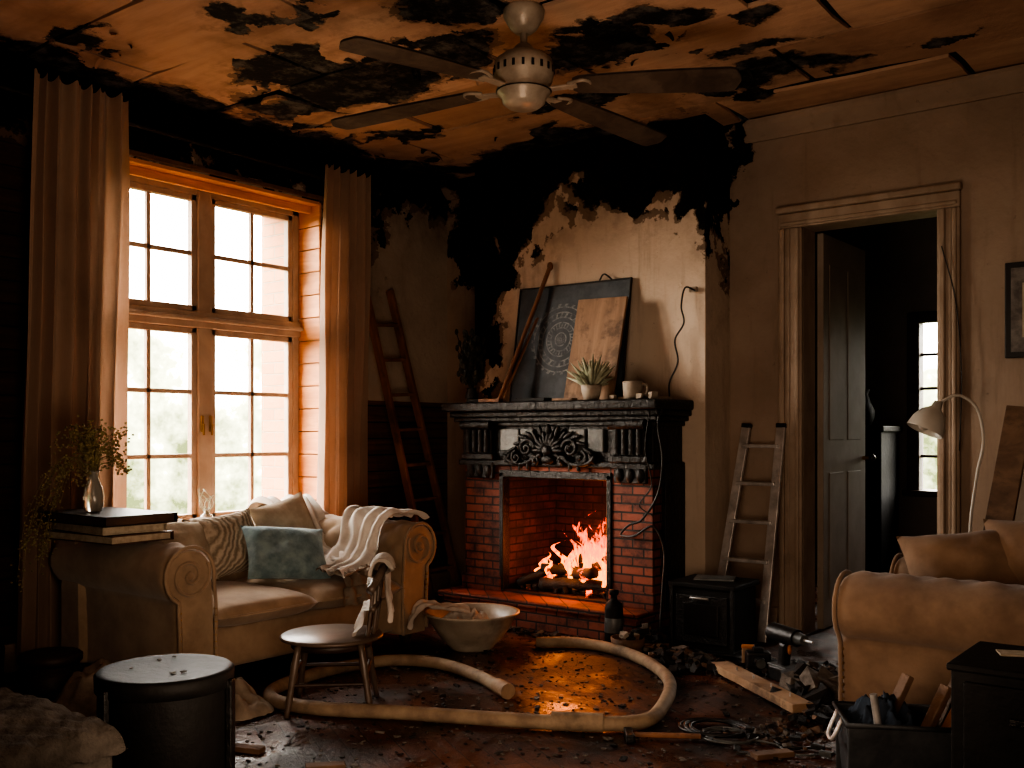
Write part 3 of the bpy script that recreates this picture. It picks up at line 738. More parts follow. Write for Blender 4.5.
for sg in(-1,1):
    def spiral(x0,z0,r0,turns,a0,dirn,th):
        pts=[];rd=[]
        n=36
        for i in range(n):
            t=i/(n-1); a=a0+dirn*turns*2*PI*t; r=r0*(1-t*.88)
            pts.append((cx+sg*(x0+math.cos(a)*r),yy+.0-.012*t,z0+math.sin(a)*r)); rd.append(th*(1-.45*t))
        b.tube(pts,th,m_mantel,7,rad=rd)
        b.ball((cx+sg*x0,yy-.012,z0),(.014,.016,.014),m_mantel,6)
    spiral(.165,cz+.015,.06,1.5,PI,-1,.015)
    spiral(.245,cz-.045,.042,1.4,PI/2,-1,.012)
    spiral(.10,cz-.065,.035,1.3,0,1,.012)
    b.tube([(cx+sg*.05,yy,cz-.02),(cx+sg*.12,yy,cz-.055),(cx+sg*.20,yy,cz-.085),(cx+sg*.30,yy,cz-.07),(cx+sg*.34,yy,cz-.03)],.013,m_mantel,7,sub=5)
    for (lx,lz,ang,l) in((.10,.085,.9,.05),(.145,.095,.5,.045),(.20,.085,.2,.045),(.235,.045,-.2,.045),(.29,.0,-.5,.045),(.315,-.045,-1,.04),(.06,.115,1.2,.045),(.16,-.09,-1.6,.03),(.22,-.10,-1.4,.03)):
        b.ball((cx+sg*lx,yy+.005,cz+lz),(l,.014,.014),m_mantel,7,M=Matrix.Rotation(-ang*sg,4,'Y'))
b.ball((cx,yy,cz+.13),(.02,.02,.035),m_mantel,8)
b.b2((OX0,FY+.06,.175),(OX0+.02,BE,OZ1),m_firebrick); b.b2((OX1-.02,FY+.06,.175),(OX1,BE,OZ1),m_firebrick); b.b2((OX0,FY+.06,OZ1-.02),(OX1,BE,OZ1),m_firebrick)
b.b2((OX0+.02,FY,.175),(OX1-.02,BE,.188),m_firebrick)
b.done('fireplace')
b=B()
def log(p0,p1,r,m,seed):
    p0=Vector(p0);p1=Vector(p1); pts=[];rd=[]
    for i in range(14):
        t=i/13; p=p0.lerp(p1,t)+Vector((nz(t*4,seed),nz(t*4,seed,3),nz(t*4,seed,7)))*.02; pts.append(p); rd.append(r*(1+.22*nz(t*9,seed,5)))
    b.tube(pts,r,m,10,rad=rd)
log((-3.95,5.20,.235),(-3.40,5.34,.25),.040,m_ember,1)
log((-3.75,5.13,.235),(-3.25,5.24,.245),.042,m_coal,2)
log((-3.85,5.33,.25),(-3.35,5.14,.34),.036,m_ember,3)
log((-3.92,5.12,.225),(-3.55,5.30,.40),.028,m_coal,4)
log((-3.62,5.34,.28),(-3.24,5.18,.42),.032,m_ember,5)
log((-3.7,5.33,.27),(-3.4,5.33,.40),.034,m_coal,6)
log((-3.78,5.18,.33),(-3.30,5.32,.30),.030,m_coal,7)
for i in range(90): 
    b.rock((R.uniform(-3.94,-3.22),R.uniform(5.10,5.35),.205+R.uniform(0,.02)),(R.uniform(.02,.05),)*3,m_ember if i%3==0 else m_coal)
b.done('burning_logs')
b=B()
def tongue(x,y,z,h,r,seed):
    def fn(a,c):
        t=a; ang=2*PI*c
        rad=r*(math.sin(PI*min(1,(t*.90+.10)))**.8)*(1-t)**.5*1.3
        ox=.07*h/.3*math.sin(t*5+seed)*t+.09*nz(t*3,seed)*t*1.5; oy=.03*math.sin(t*4+seed*2)*t
        k=1+.45*nz(math.cos(ang)*1.2+seed,math.sin(ang)*1.2,t*4)
        return (min(x+ox+math.cos(ang)*rad*k,-3.21),y+oy+math.sin(ang)*rad*.5*k,z+t*h)
    b.surf(fn,24,14,m_fire,cv=True)
for (x,y,h,r) in((-3.42,5.26,.55,.045),(-3.36,5.24,.46,.042),(-3.50,5.28,.42,.042),(-3.29,5.25,.38,.035),(-3.58,5.25,.32,.038),(-3.38,5.31,.50,.045),(-3.66,5.26,.26,.036),(-3.46,5.18,.28,.030),(-3.31,5.18,.26,.026),(-3.76,5.24,.18,.032),(-3.45,5.32,.42,.036),(-3.70,5.16,.16,.022),(-3.55,5.18,.22,.026),(-3.84,5.26,.12,.025),(-3.53,5.33,.46,.034)):
    tongue(x,y,.25,h,r,R.uniform(0,20))
b.done('fire_flames')
# ------------------------------------------------------------------ MANTEL ITEMS
MZ=1.391
def leaning(x0,x1,yb,yt,h,t,m,mf=None,roll=0):
    b=B(); c=Vector(((x0+x1)/2,yb,MZ)); ang=math.asin(min(.9,(yt-yb)/h))
    b.M=Matrix.Translation(c)@Matrix.Rotation(-ang,4,'X')@Matrix.Rotation(roll,4,'Y')
    b.box((0,0,h/2+.001),(x1-x0,t,h),m,bev=.004)
    if mf:
        w=x1-x0
        for a,c2,s in((-w/2,-w/2+.010,0),(w/2-.010,w/2,0)): b.box(((a+c2)/2,-.003,h/2),(.010,t+.008,h),mf,bev=.003)
        b.box((0,-.003,.006),(w,t+.008,.010),mf,bev=.003);b.box((0,-.003,h-.006),(w,t+.008,.010),mf,bev=.003)
    b.M=Matrix.Identity(4); return b
b=leaning(-4.09,-3.22,5.25,5.372,.78,.012,m_slate,m_bookA,.0); b.done('chalk_board_picture')
b=leaning(-3.57,-3.21,5.13,5.28,.66,.02,m_board,None,.02); b.done('scorched_wood_board')
b=B(); b.cyl((-4.06,5.09,MZ+.01),(-3.84,5.36,2.29),.012,.014,m_ladder,10); b.ball((-3.84,5.36,2.29),(.02,.02,.03),m_ladder,8)
b.bar((-4.03,5.10,MZ+.02),(-3.90,5.30,1.95),.03,.01,m_ladder); b.done('wooden_poker_stick')
b=B(); px,py=-3.30,5.03
b.lathe((px,py,MZ),[(0,0),(.045,0),(.058,.05),(.064,.09),(.057,.09),(.05,.06),(0,.06)],m_terra,20)
for i in range(44):
    a=R.uniform(0,2*PI); el=R.uniform(.3,1.5); L=R.uniform(.15,.23)
    d=Vector((math.cos(a)*math.cos(el),math.sin(a)*math.cos(el),math.sin(el))); p=Vector((px,py,MZ+.06))
    b.tube([p,p+d*L*.5+Vector((0,0,.012)),p+d*L],.008,m_leaf,5,rad=[.009,.013,.001])
b.done('potted_agave')
b=B(); cx2,cy2=-3.03,5.06
b.lathe((cx2,cy2,MZ),[(0,0),(.045,0),(.055,.02),(.06,.105),(.054,.105),(.05,.02),(0,.02)],m_terra,20)
b.tube([(cx2+.055,cy2,MZ+.085),(cx2+.092,cy2,MZ+.08),(cx2+.092,cy2,MZ+.035),(cx2+.053,cy2,MZ+.028)],.007,m_terra,6,sub=5)
b.done('clay_mug')
b=B()
for (x,y,s) in((-2.93,5.1,.06),(-2.87,5.02,.05),(-3.14,5.02,.035),(-2.95,5.0,.04)): b.rock((x,y,MZ+s*.42),(s,s,s*.8),m_terra,rot=(0,0,x*9))
b.b2((-3.16,5.10,MZ),(-2.9,5.30,MZ+.02),m_paper,.003)
b.b2((-3.85,4.99,MZ),(-3.62,5.08,MZ+.022),m_coal,.004); b.b2((-3.55,4.97,MZ),(-3.40,5.03,MZ+.015),m_board,.003)
b.done('pebbles_and_papers')
b=B()
b.lathe((-4.28,5.08,MZ),[(0,0),(.035,0),(.045,.04),(.03,.09),(.035,.10)],m_black,16)
for i in range(60):
    a=R.uniform(0,2*PI); L=R.uniform(.10,.40); sp=R.uniform(.01,.11)
    p=Vector((-4.28,5.08,MZ+.08)); q=p+Vector((math.cos(a)*sp,math.sin(a)*sp,L)); b.tube([p,(p+q)/2+Vector((0,0,.02)),q],.003,m_darkleaf,4,sub=3)
    for k in range(3): b.ball(p.lerp(q,.6+.2*k)+Vector((R.gauss(0,.012),R.gauss(0,.012),0)),(.016,.008,.022),m_darkleaf,4)
b.box((-4.15,5.05,MZ+.012),(.2,.12,.022),m_coal,bev=.006,rot=(0,0,.2))
b.done('burnt_plant')
b=B(); b.box((-4.07,5.02,MZ+.012),(.16,.05,.024),m_ladder,rot=(0,0,.1),bev=.004); b.done('charred_block')
b=B()
b.tube([(-2.78,5.36,2.04),(-2.84,5.345,2.06),(-2.86,5.335,1.95),(-2.84,5.33,1.85),(-2.90,5.33,1.75),(-2.88,5.33,1.62),(-2.93,5.32,1.50),(-2.92,5.30,1.41)],.005,m_rubber,6,sub=8)
b.tube([(-3.46,5.37,2.165),(-3.42,5.36,2.20),(-3.36,5.36,2.16)],.005,m_rubber,6,sub=6)
b.box((-2.80,5.375,2.05),(.05,.025,.03),m_terra,bev=.004)
b.done('hanging_cable')
b=B()
b.tube([(-2.80,5.02,1.36),(-2.83,5.00,1.25),(-2.80,5.00,1.05),(-2.84,5.02,.85),(-2.93,5.00,.70),(-3.02,5.0,.66),(-3.08,5.01,.60),(-2.98,4.99,.60),(-2.86,5.0,.66),(-2.80,5.02,.52),(-2.79,4.98,.3),(-2.76,4.9,.04),(-2.68,4.82,.012),(-2.5,4.72,.012)],.007,m_rubber,6,sub=8)
b.tube([(-2.86,4.96,1.32),(-2.90,4.98,1.1),(-2.87,5.0,.9),(-2.95,5.0,.78),(-2.86,5.0,.72)],.004,m_rubber,6,sub=8)
b.done('power_cable')

# ------------------------------------------------------------------ LADDERS
b=B()
f0,f1=Vector((-4.66,5.12,0)),Vector((-4.66,5.42,0)); t0,t1=Vector((-5.02,4.82,2.18)),Vector((-5.02,5.06,2.20))
for p,q in((f0,t0),(f1,t1)): b.bar(p,q,.055,.03,m_ladder,up=(0,1,0),bev=.004)
for k in range(1,9):
    t=k/9+.0; b.bar(f0.lerp(t0,t),f1.lerp(t1,t),.045,.022,m_ladder,bev=.003)
b.done('wooden_ladder')
b=B()
f0,f1=Vector((-2.68,5.38,0)),Vector((-2.37,5.38,0)); t0,t1=Vector((-2.60,5.685,1.25)),Vector((-2.38,5.685,1.25))
for p,q in((f0,t0),(f1,t1)): b.bar(p,q,.022,.055,m_steel,up=(1,0,0),bev=.004); b.bar(q-(q-p)*.02,q,.03,.06,m_rubber,up=(1,0,0),bev=.004)
for k in range(1,6):
    t=k/5.6; b.bar(f0.lerp(t0,t),f1.lerp(t1,t),.06,.022,m_steel,bev=.004)
b.done('metal_ladder')
b=B(); b.M=Matrix.Translation((-2.50,5.04,0))@RZ(.05)
b.box((0,0,.185),(.36,.32,.34),m_matt,bev=.008); b.box((0,0,.37),(.39,.35,.03),m_matt,bev=.008); b.box((0,0,.015),(.38,.34,.03),m_dark,bev=.006)
b.box((0,-.165,.19),(.30,.012,.26),m_black,bev=.006); b.box((0,-.175,.19),(.20,.01,.17),m_dark,bev=.005)
b.tube([(-.05,-.18,.30),(-.05,-.20,.31),(.05,-.20,.31),(.05,-.18,.30)],.006,m_steel,6)
for sx in(-1,1): b.box((sx*.175,-.165,.19),(.02,.02,.34),m_black,bev=.004)
b.box((0,.02,.392),(.22,.16,.012),m_gtile,bev=.003,rot=(0,0,.3))
b.done('black_storage_crate')

# ------------------------------------------------------------------ CEILING FAN
fxp,fyp=-2.698,3.564
b=B(); b.M=Matrix.Translation((fxp,fyp,0))
b.lathe((0,0,0),[(0,H),(.085,H),(.095,H-.02),(.09,H-.05),(.06,H-.10),(.035,H-.12),(.0,H-.12)],m_fan,32)
b.cyl((0,0,H-.2),(0,0,H-.11),.016,.016,m_fan,14)
b.lathe((0,0,0),[(0,2.93),(.03,2.93),(.045,2.915),(.05,2.90),(.09,2.885),(.125,2.86),(.135,2.83),(.135,2.79),(.13,2.785),(.13,2.765),(.115,2.745),(.12,2.735),(.12,2.71),(.10,2.695),(.095,2.67),(.07,2.65),(.0,2.645)],m_fan,40)
for k in range(20):
    a=2*PI*k/20; b.box((.134*math.cos(a),.134*math.sin(a),2.81),(.008,.012,.03),m_black,rot=(0,0,a))
b.lathe((0,0,0),[(.118,2.722),(.126,2.72),(.118,2.716)],m_black,40)
yaw=math.radians(37.8)
for angc,L in((219,.92),(152,1.06),(-10,.95),(47,1.06)):
    a=math.radians(angc)+yaw
    T=RZ(a); old=b.M.copy(); b.M=old@T
    b.bar((.11,0,2.725),(.24,0,2.735),.045,.010,m_fan,bev=.003)
    b.tube([(.20,-.03,2.735),(.27,-.05,2.74),(.30,0,2.742),(.27,.05,2.74),(.20,.03,2.735)],.008,m_fan,6,sub=4)
    tilt={219:.05,152:.05,-10:-.35,47:-.20}[angc]
    def fn(p,q,L=L,tilt=tilt):
        x=.22+(L-.22)*p; w=(.050+.022*math.sin(min(1,p*1.3)*PI/2))
        if p>.94: w*=math.sqrt(max(0.02,1-((p-.94)/.06)**2))
        if p<.04: w*=.7+.3*p/.04
        v=(q*2-1)*w; return (x,v,2.745+v*tilt-.02*p)
    b.surf(fn,30,7,m_blade,smooth=False)
    def fn2(p,q): 
        r=fn(p,q); return (r[0],r[1],r[2]-.008)
    b.surf(fn2,30,7,m_blade,smooth=False)
    b.M=old
b.done('ceiling_fan')

# ------------------------------------------------------------------ HOSE
b=B(); r=.030
path=[(-3.30,4.47),(-3.11,4.60),(-2.85,4.58),(-2.55,4.42),(-2.28,4.14),(-2.10,3.75),(-2.06,3.50),(-2.26,3.32),(-2.55,3.17),(-2.92,3.00),(-3.22,2.84),(-3.46,2.80),(-3.62,2.90),(-3.70,3.15),(-3.70,3.45),(-3.60,3.68),(-3.38,3.76),(-3.06,3.68),(-2.80,3.55)]
pts=[(x,y,r+.003) for x,y in path]
b.tube(pts,r,m_hose,12,sub=8)
b.cyl((-2.16,3.38,r+.009),(-2.34,3.275,r+.009),r+.008,r+.008,m_hose,14)
b.cyl((-2.86,3.58,r+.007),(-2.76,3.53,r+.007),r+.006,r+.006,m_plank,14)
b.done('fire_hose')

b=B(); b.lathe((-3.58,4.25,0),[(0,.002),(.12,.002),(.125,.015),(.17,.06),(.22,.13),(.25,.19),(.268,.20),(.268,.208),(.245,.205),(.21,.13),(.16,.065),(.11,.03),(0,.03)],m_enamel,48)
b.done('enamel_bowl')
def crumple(name,c,sx,sy,h,m,seed,rot=0,n=50,base=.004,freq=2.2,sharp=1):
    b=B(); M=Matrix.Translation(c)@RZ(rot); b.M=M
    def fn(a,q):
        u=a*2-1;v=q*2-1
        du=u*math.sqrt(max(0,1-v*v/2)); dv=v*math.sqrt(max(0,1-u*u/2))
        rr=math.hypot(du,dv); an=math.atan2(dv,du)
        k=1+.28*nz(math.cos(an)*1.6+seed,math.sin(an)*1.6,seed)
        e=max(0,1-rr**2.2)
        ridge=(1-abs(nz(du*freq+seed,dv*freq,1))*2.0)*.7+(1-abs(nz(du*freq*2.1,dv*freq*2.1+seed,4))*2.4)*.16
        return (du*sx/2*k+.025*nz(u*4,v*4,seed+9)*e,dv*sy/2*k+.025*nz(u*4,v*4,seed+5)*e,base+h*e*max(.12,ridge)+.006*(1+nz(u*7,v*7,seed)))
    b.surf(fn,n,n,m); return b.done(name)
crumple('rag',(-3.60,4.22,.10),.34,.28,.15,m_linen,3.3,.4)
cloth_strip('hanging_rag',[(-3.58,4.2,.20),(-3.69,4.10,.222),(-3.76,4.04,.228),(-3.80,4.01,.14)],(.6,-.6,.0),.18,m_linen,.012,3,4.4)

# ------------------------------------------------------------------ SMALL CHAIR
b=B(); CM=Matrix.Translation((-3.30,2.97,0))@RZ(math.radians(37.8)+.1); b.M=CM
sh=.30
b.lathe((0,0,0),[(0,sh),(.20,sh),(.222,sh+.006),(.224,sh+.014),(.212,sh+.022),(.0,sh+.018)],m_seat,36)
b.lathe((0,0,0),[(.16,sh-.035),(.175,sh-.03),(.175,sh),(.16,sh)],m_dkwood,36)
for x,y in((-.13,-.12),(-.12,.13),(.13,-.12),(.14,.12)):
    p=Vector((x,y,sh)); q=Vector((x*1.35,y*1.35,0)); pts=[p.lerp(q,t) for t in(0,.15,.3,.45,.6,.75,.9,1)]
    b.tube(pts,.014,m_seat,10,rad=[.016,.014,.018,.016,.013,.015,.011,.012])
for (p,q) in(((-.155,-.14,.13),(.155,-.14,.13)),((-.15,.15,.15),(.16,.15,.15)),((-.155,-.14,.17),(-.145,.15,.17)),((.155,-.14,.17),(.16,.15,.17))): b.cyl(p,q,.009,.009,m_dkwood,8)
for k in range(5):
    t=(k-2)/2; y=.03+t*.12; xx=.185-.03*t*t
    b.tube([(xx,y,sh),(xx+.02,y*1.05,sh+.15),(xx+.03,y*1.1,sh+.27)],.009,m_seat,8,sub=3)
b.tube([(.17,-.13,sh+.22),(.21,-.06,sh+.28),(.22,.03,sh+.30),(.215,.12,sh+.28),(.17,.19,sh+.22)],.020,m_seat,10,sub=5)
b.tube([(.18,-.12,sh+.14),(.205,.03,sh+.16),(.18,.18,sh+.14)],.013,m_seat,8,sub=5)
b.done('small_wooden_chair')
pp=[CM@Vector(p) for p in((.12,.03,.335),(.155,.03,.42),(.175,.03,.54),(.20,.03,.625),(.25,.03,.61),(.262,.03,.48),(.27,.03,.40))]
wv=(CM.to_3x3()@Vector((0,1,0)))
cloth_strip('draped_cloth',pp,wv,.28,m_linen,.009,4,8.8,edge=.08)

# ------------------------------------------------------------------ DRUM TABLE, STOOL, OTTOMAN
b=B(); bx,by=-2.785,1.815; Hh=.46; rr=.200
b.lathe((bx,by,0),[(0,.03),(rr-.02,.03),(rr-.01,.05),(rr,.15),(rr,Hh-.05)],m_matt,44)
b.lathe((bx,by,0),[(rr-.01,Hh-.06),(rr+.008,Hh-.055),(rr+.010,Hh-.01),(rr,Hh),(rr-.02,Hh-.003),(0,Hh-.004)],m_matt,44)
b.lathe((bx,by,0),[(rr,.09),(rr+.008,.092),(rr+.008,.115),(rr,.117)],m_black,44)
for k in range(3):
    a=k*2*PI/3+.55; b.bar((bx+math.cos(a)*(rr+.012),by+math.sin(a)*(rr+.012),0),(bx+math.cos(a)*(rr+.012),by+math.sin(a)*(rr+.012),Hh-.03),.035,.02,m_black,up=(math.cos(a),math.sin(a),0),bev=.004)
for k in range(5): b.rock((bx+R.uniform(-.12,.12),by+R.uniform(-.12,.12),Hh+.001),(R.uniform(.008,.02),R.uniform(.01,.02),.003),m_ash,rot=(0,0,k))
b.done('round_drum_table')
b=B(); x,y=-4.28,2.22
b.lathe((x,y,0),[(0,.19),(.12,.19),(.132,.20),(.132,.225),(.12,.235),(0,.235)],m_dkwood,32)
b.lathe((x,y,0),[(.10,.0),(.115,.0),(.12,.19),(.10,.19)],m_dkwood,32); b.lathe((x,y,0),[(.118,.05),(.124,.055),(.122,.08),(.118,.08)],m_black,32)
b.done('small_stool')
b=B(); x,y=-4.66,2.05
b.lathe((x,y,0),[(0,0),(.10,0),(.13,.05),(.14,.22),(.11,.34),(.10,.36),(.115,.38),(.10,.38),(.09,.35)],m_matt,28); b.done('dark_floor_pot')
b=B(); b.M=Matrix.Translation((-2.90,1.20,0))
b.box((0,0,.20),(.68,.64,.28),m_ott,bev=.04)
def fn(a,q):
    u=a*2-1;v=q*2-1; th=max(0,(1-abs(u)**8)*(1-abs(v)**8))**.35
    return (u*.36,v*.34,.32+.09*th+.02*nz(u*2,v*2)+.006*math.sin(u*26)*math.sin(v*26))
b.surf(fn,60,60,m_ott)
for sx in(-1,1):
    for sy in(-1,1): b.lathe((sx*.28,sy*.26,0),[(0,0),(.02,0),(.03,.07)],m_dkwood,10)
b.done('ottoman')

crumple('floor_cloth',(-3.62,2.64,0),.42,.38,.17,m_rag,1.7,.3,freq=1.5)
crumple('floor_cloth',(-3.90,2.27,0),.56,.42,.30,m_rag,5.1,1.0,freq=1.1)
crumple('floor_cloth',(-3.30,2.22,0),.34,.28,.06,m_ott,7.7,1.0,freq=1.5)

# ------------------------------------------------------------------ ARMCHAIR (faces -X)
M=Matrix.Translation((-.22,4.62,0))@RZ(PI)
ab=sofa('armchair',M,1.12,.93,.665,.80,.46,1,m_chairf,tuft=True); ab.done('armchair')
prot((-.98,4.13,.655),-1.15,.55,.46,.36,.20,m_chairf,21,.12).done('seat_pillow')
prot((-.72,4.22,.69),-1.5,.35,.42,.40,.18,m_chairf,25,.1).done('seat_pillow')

# ------------------------------------------------------------------ FLOOR LAMP
b=B(); lx,ly=-1.17,5.00
b.lathe((lx,ly,0),[(0,0),(.13,0),(.135,.012),(.12,.022),(.02,.03),(.012,.06)],m_steel,32)
side=Vector((-.79,-.613,0))
P=Vector((lx,ly,0))
pts=[P+Vector((0,0,.03)),P+Vector((0,0,.6)),P-side*.0+Vector((0,0,.78)),P-side*.03+Vector((0,0,1.0)),P-side*.06+Vector((0,0,1.16)),P-side*.03+Vector((0,0,1.31)),P+side*.05+Vector((0,0,1.37)),P+side*.12+Vector((0,0,1.35)),P+side*.16+Vector((0,0,1.31))]
b.tube(pts,.007,m_white,10,sub=6)
ax=(side*.45+Vector((0,0,-.9))).normalized()
q=Vector((0,0,1)).rotation_difference(-ax).to_matrix().to_4x4()
LC=P+side*.215+Vector((0,0,1.205))
b.lathe(LC,[(.085,0),(.086,.004),(.078,.05),(.055,.095),(.025,.12),(.02,.15),(.0,.155)],m_white,28,M=q)
b.lathe(LC,[(.082,.001),(.074,.05),(.05,.09),(.0,.10)],m_white,28,M=q)
b.ball(LC+Vector((0,0,.03)),.028,m_white,10)
b.done('floor_lamp')
b=B(); b.bar((-1.22,5.22,.012),(-1.09,5.69,1.33),.13,.025,m_shard,up=(0,1,0),bev=.004); b.done('leaning_plank')
b=B(); b.bar((-.95,5.3,.012),(-.98,5.69,1.05),.10,.02,m_shard,up=(0,1,0),bev=.004); b.done('leaning_plank')
b=B(); b.b2((-1.165,YB-.03,1.585),(-.80,YB-.002,2.08),m_bookA,.004); b.b2((-1.135,YB-.034,1.615),(-.83,YB-.028,2.05),m_photo); b.b2((-1.08,YB-.036,1.69),(-.88,YB-.033,1.97),m_paper); b.done('picture_frame')
b=B(); b.tube([(-1.47,YB-.06,2.2),(-1.40,YB-.055,1.9),(-1.37,YB-.055,1.5),(-1.38,YB-.06,1.1)],.003,m_rubber,5,sub=6); b.done('door_cord')

# ------------------------------------------------------------------ BIN + BLACK CABINET
b=B(); b.M=Matrix.Translation((-1.00,3.36,0))@RZ(.5)
w,d,h=.34,.24,.27; tk=.012
b.box((-w/2,0,h/2+.004),(tk,d,h),m_bucket,rot=(0,-.10,0),bev=.003);b.box((w/2,0,h/2+.004),(tk,d,h),m_bucket,rot=(0,.10,0),bev=.003)
b.box((0,-d/2,h/2+.004),(w+.03,tk,h),m_bucket,rot=(.06,0,0),bev=.003);b.box((0,d/2,h/2+.004),(w+.03,tk,h),m_bucket,rot=(-.06,0,0),bev=.003)
b.box((0,0,.01),(w,d,.015),m_bucket)
b.tube([(-w/2-.02,-d/2-.012,h),(w/2+.02,-d/2-.012,h),(w/2+.02,d/2+.012,h),(-w/2-.02,d/2+.012,h)],.009,m_bucket,8,closed=True)
b.tube([(-w/2-.02,-.05,h),(-w/2-.05,-.04,h-.07),(-w/2-.05,.04,h-.07),(-w/2-.02,.05,h)],.007,m_steel,6,sub=4)
for k,(x,y,l,mm) in enumerate(((-.08,.02,.36,m_shard),(.03,-.03,.34,m_shard),(.10,.05,.38,m_shard),(.07,-.06,.30,m_ladder))):
    b.bar((x-.05,y,.03),(x+.12,y+.05,.03+l),.05,.02,mm,bev=.003)
b.cyl((-.05,-.07,.03),(-.10,-.08,.36),.014,.012,m_steel,10)
for k in range(14): b.rock((R.uniform(-.14,.14),R.uniform(-.09,.09),.17+R.uniform(0,.05)),(.06,.05,.05),m_coal if k%2 else m_bluecloth)
b.done('tool_bin')
crumple('blue_cloth',(-1.06,3.38,.20),.30,.24,.16,m_bluecloth,2.9,.5)
b=B(); b.M=Matrix.Translation((-.52,3.14,0))
b.box((0,0,.28),(.45,.36,.52),m_matt,bev=.008); b.box((0,0,.545),(.47,.38,.02),m_matt,bev=.006)
b.box((0,-.185,.30),(.38,.012,.42),m_matt,bev=.005); b.box((-.02,-.195,.42),(.10,.02,.02),m_black,bev=.004)
for sx in(-1,1):
    for sy in(-1,1): b.box((sx*.19,sy*.15,.012),(.04,.04,.024),m_black)
b.box((-.10,.05,.557),(.10,.07,.006),m_paper,rot=(0,0,.4)); b.box((.02,-.02,.558),(.04,.06,.008),m_paper,rot=(0,0,.8)); b.rock((.06,.08,.565),(.05,.04,.02),m_ash,rot=(0,0,1))
b.done('black_cabinet')

# ------------------------------------------------------------------ FLOOR CLUTTER
b=B(); b.bar((-2.25,4.60,.03),(-1.62,4.10,.03),.10,.04,m_plank,up=(0,0,1),bev=.004)
for k in range(4): b.cyl((-2.1+k*.13,4.48-k*.10,.05),(-2.1+k*.13,4.48-k*.10,.065),.004,.004,m_steel,6)
b.done('loose_plank')
b=B(); b.M=Matrix.Translation((-1.92,4.62,0))@RZ(-.5)@Matrix.Scale(1.2,4)
b.box((0,0,.03),(.11,.08,.06),m_rubber,bev=.008); b.box((.0,0,.10),(.045,.04,.11),m_rubber,bev=.012,rot=(0,.12,0))
b.cyl((-.07,0,.185),(.08,0,.185),.038,.034,m_rubber,18); b.cyl((.08,0,.185),(.12,0,.185),.027,.020,m_gtile,16); b.cyl((.12,0,.185),(.17,0,.185),.006,.005,m_steel,10)
b.cyl((-.085,0,.185),(-.07,0,.185),.03,.038,m_gtile,18); b.ball((.03,0,.13),(.012,.008,.02),m_orange,6); b.box((0,0,.062),(.115,.082,.008),m_gtile,bev=.002)
b.done('power_drill')
b=B(); b.lathe((-2.985,4.78,0),[(0,0),(.048,0),(.052,.01),(.052,.21),(.045,.24),(.02,.26),(.018,.285),(.026,.29),(.026,.315),(0,.318)],m_matt,28)
b.lathe((-2.985,4.78,0),[(.0525,.08),(.053,.082),(.053,.16),(.0525,.162)],m_gtile,28); b.done('metal_flask')
def coil(name,c,r0,n,m,seed,th=.006):
    b=B(); pts=[]
    for i in range(n*16+1):
        a=i*2*PI/16; r=r0*(1+.3*nz(i*.06,seed)); pts.append((c[0]+math.cos(a)*r*(1.1+.1*nz(i*.03,seed,4))+.03*nz(i*.05,seed,2),c[1]+math.sin(a)*r+.03*nz(i*.05,seed,6),.008+th+.006*(i%33)/33+.012*abs(nz(i*.2,seed,8))))
    e=pts[-1]; pts+=[(e[0]+.08,e[1]+.03,.01),(e[0]+.18,e[1]-.04,.008),(e[0]+.26,e[1]+.02,.008)]
    b.tube(pts,th,m,6,sub=2); b.box((e[0]+.28,e[1]+.02,.015),(.05,.025,.02),m,bev=.004); return b.done(name)
coil('cable_coil',(-1.80,3.66),.11,5,m_rubber,1.0)
coil('cable_coil',(-2.30,4.76),.12,5,m_rubber,5.0,.007)
coil('cable_coil',(-2.10,4.90),.08,3,m_steel,8.0,.003)
coil('cable_coil',(-2.55,4.64),.09,4,m_rubber,12.0,.006)
coil('cable_coil',(-1.72,3.60),.09,3,m_gtile,14.0,.004)
b=B(); b.bar((-2.02,3.38,.018),(-1.80,3.52,.018),.022,.018,m_ladder,bev=.005); b.bar((-2.06,3.40,.02),(-1.99,3.31,.02),.034,.034,m_black,bev=.006); b.done('hammer')
b=B(); b.M=Matrix.Translation((-2.10,4.72,0))@RZ(.6)
b.box((0,0,.05),(.12,.08,.10),m_rubber,bev=.01); b.cyl((0,-.04,.055),(0,-.08,.055),.03,.028,m_rubber,16); b.cyl((0,-.08,.055),(0,-.085,.055),.024,.024,m_gtile,16); b.box((0,0,.11),(.05,.05,.02),m_rubber,bev=.004)
b.done('old_camera')
b=B(); b.box((-2.20,4.82,.045),(.06,.05,.09),m_plank,bev=.006,rot=(0,0,.4)); b.box((-2.20,4.82,.095),(.065,.055,.012),m_orange,bev=.003,rot=(0,0,.4)); b.done('small_wooden_box')
b=B()
def heap(cx,cy,sx,sy,n,smin,smax,mm,h=.05):
    for i in range(n):
        x=R.gauss(0,.4);y=R.gauss(0,.4); s=R.uniform(smin,smax); hh=h*max(0,1-(x*x+y*y)*1.3)
        b.rock((cx+x*sx,cy+y*sy,s*.3+R.uniform(0,hh)),(s*R.uniform(.7,1.6),s*R.uniform(.7,1.3),s*R.uniform(.4,.8)),R.choice(mm))
dk=[m_coal,m_coal,m_coal,m_coal,m_ash,m_shard]
heap(-2.78,4.78,.16,.10,70,.02,.07,dk,.12)
heap(-2.55,4.70,.35,.16,140,.015,.05,dk,.05)
heap(-2.45,4.60,.30,.16,120,.015,.06,dk,.05)
heap(-1.68,4.42,.20,.20,30,.05,.13,[m_coal,m_coal,m_ash,m_bucket],.07)
heap(-1.85,4.75,.35,.25,120,.02,.05,dk,.04)
heap(-1.55,4.85,.35,.25,80,.02,.06,dk,.06)
heap(-3.4,4.74,.8,.06,90,.01,.04,dk,.02)
heap(-1.55,4.20,.15,.4,60,.02,.05,dk,.03)
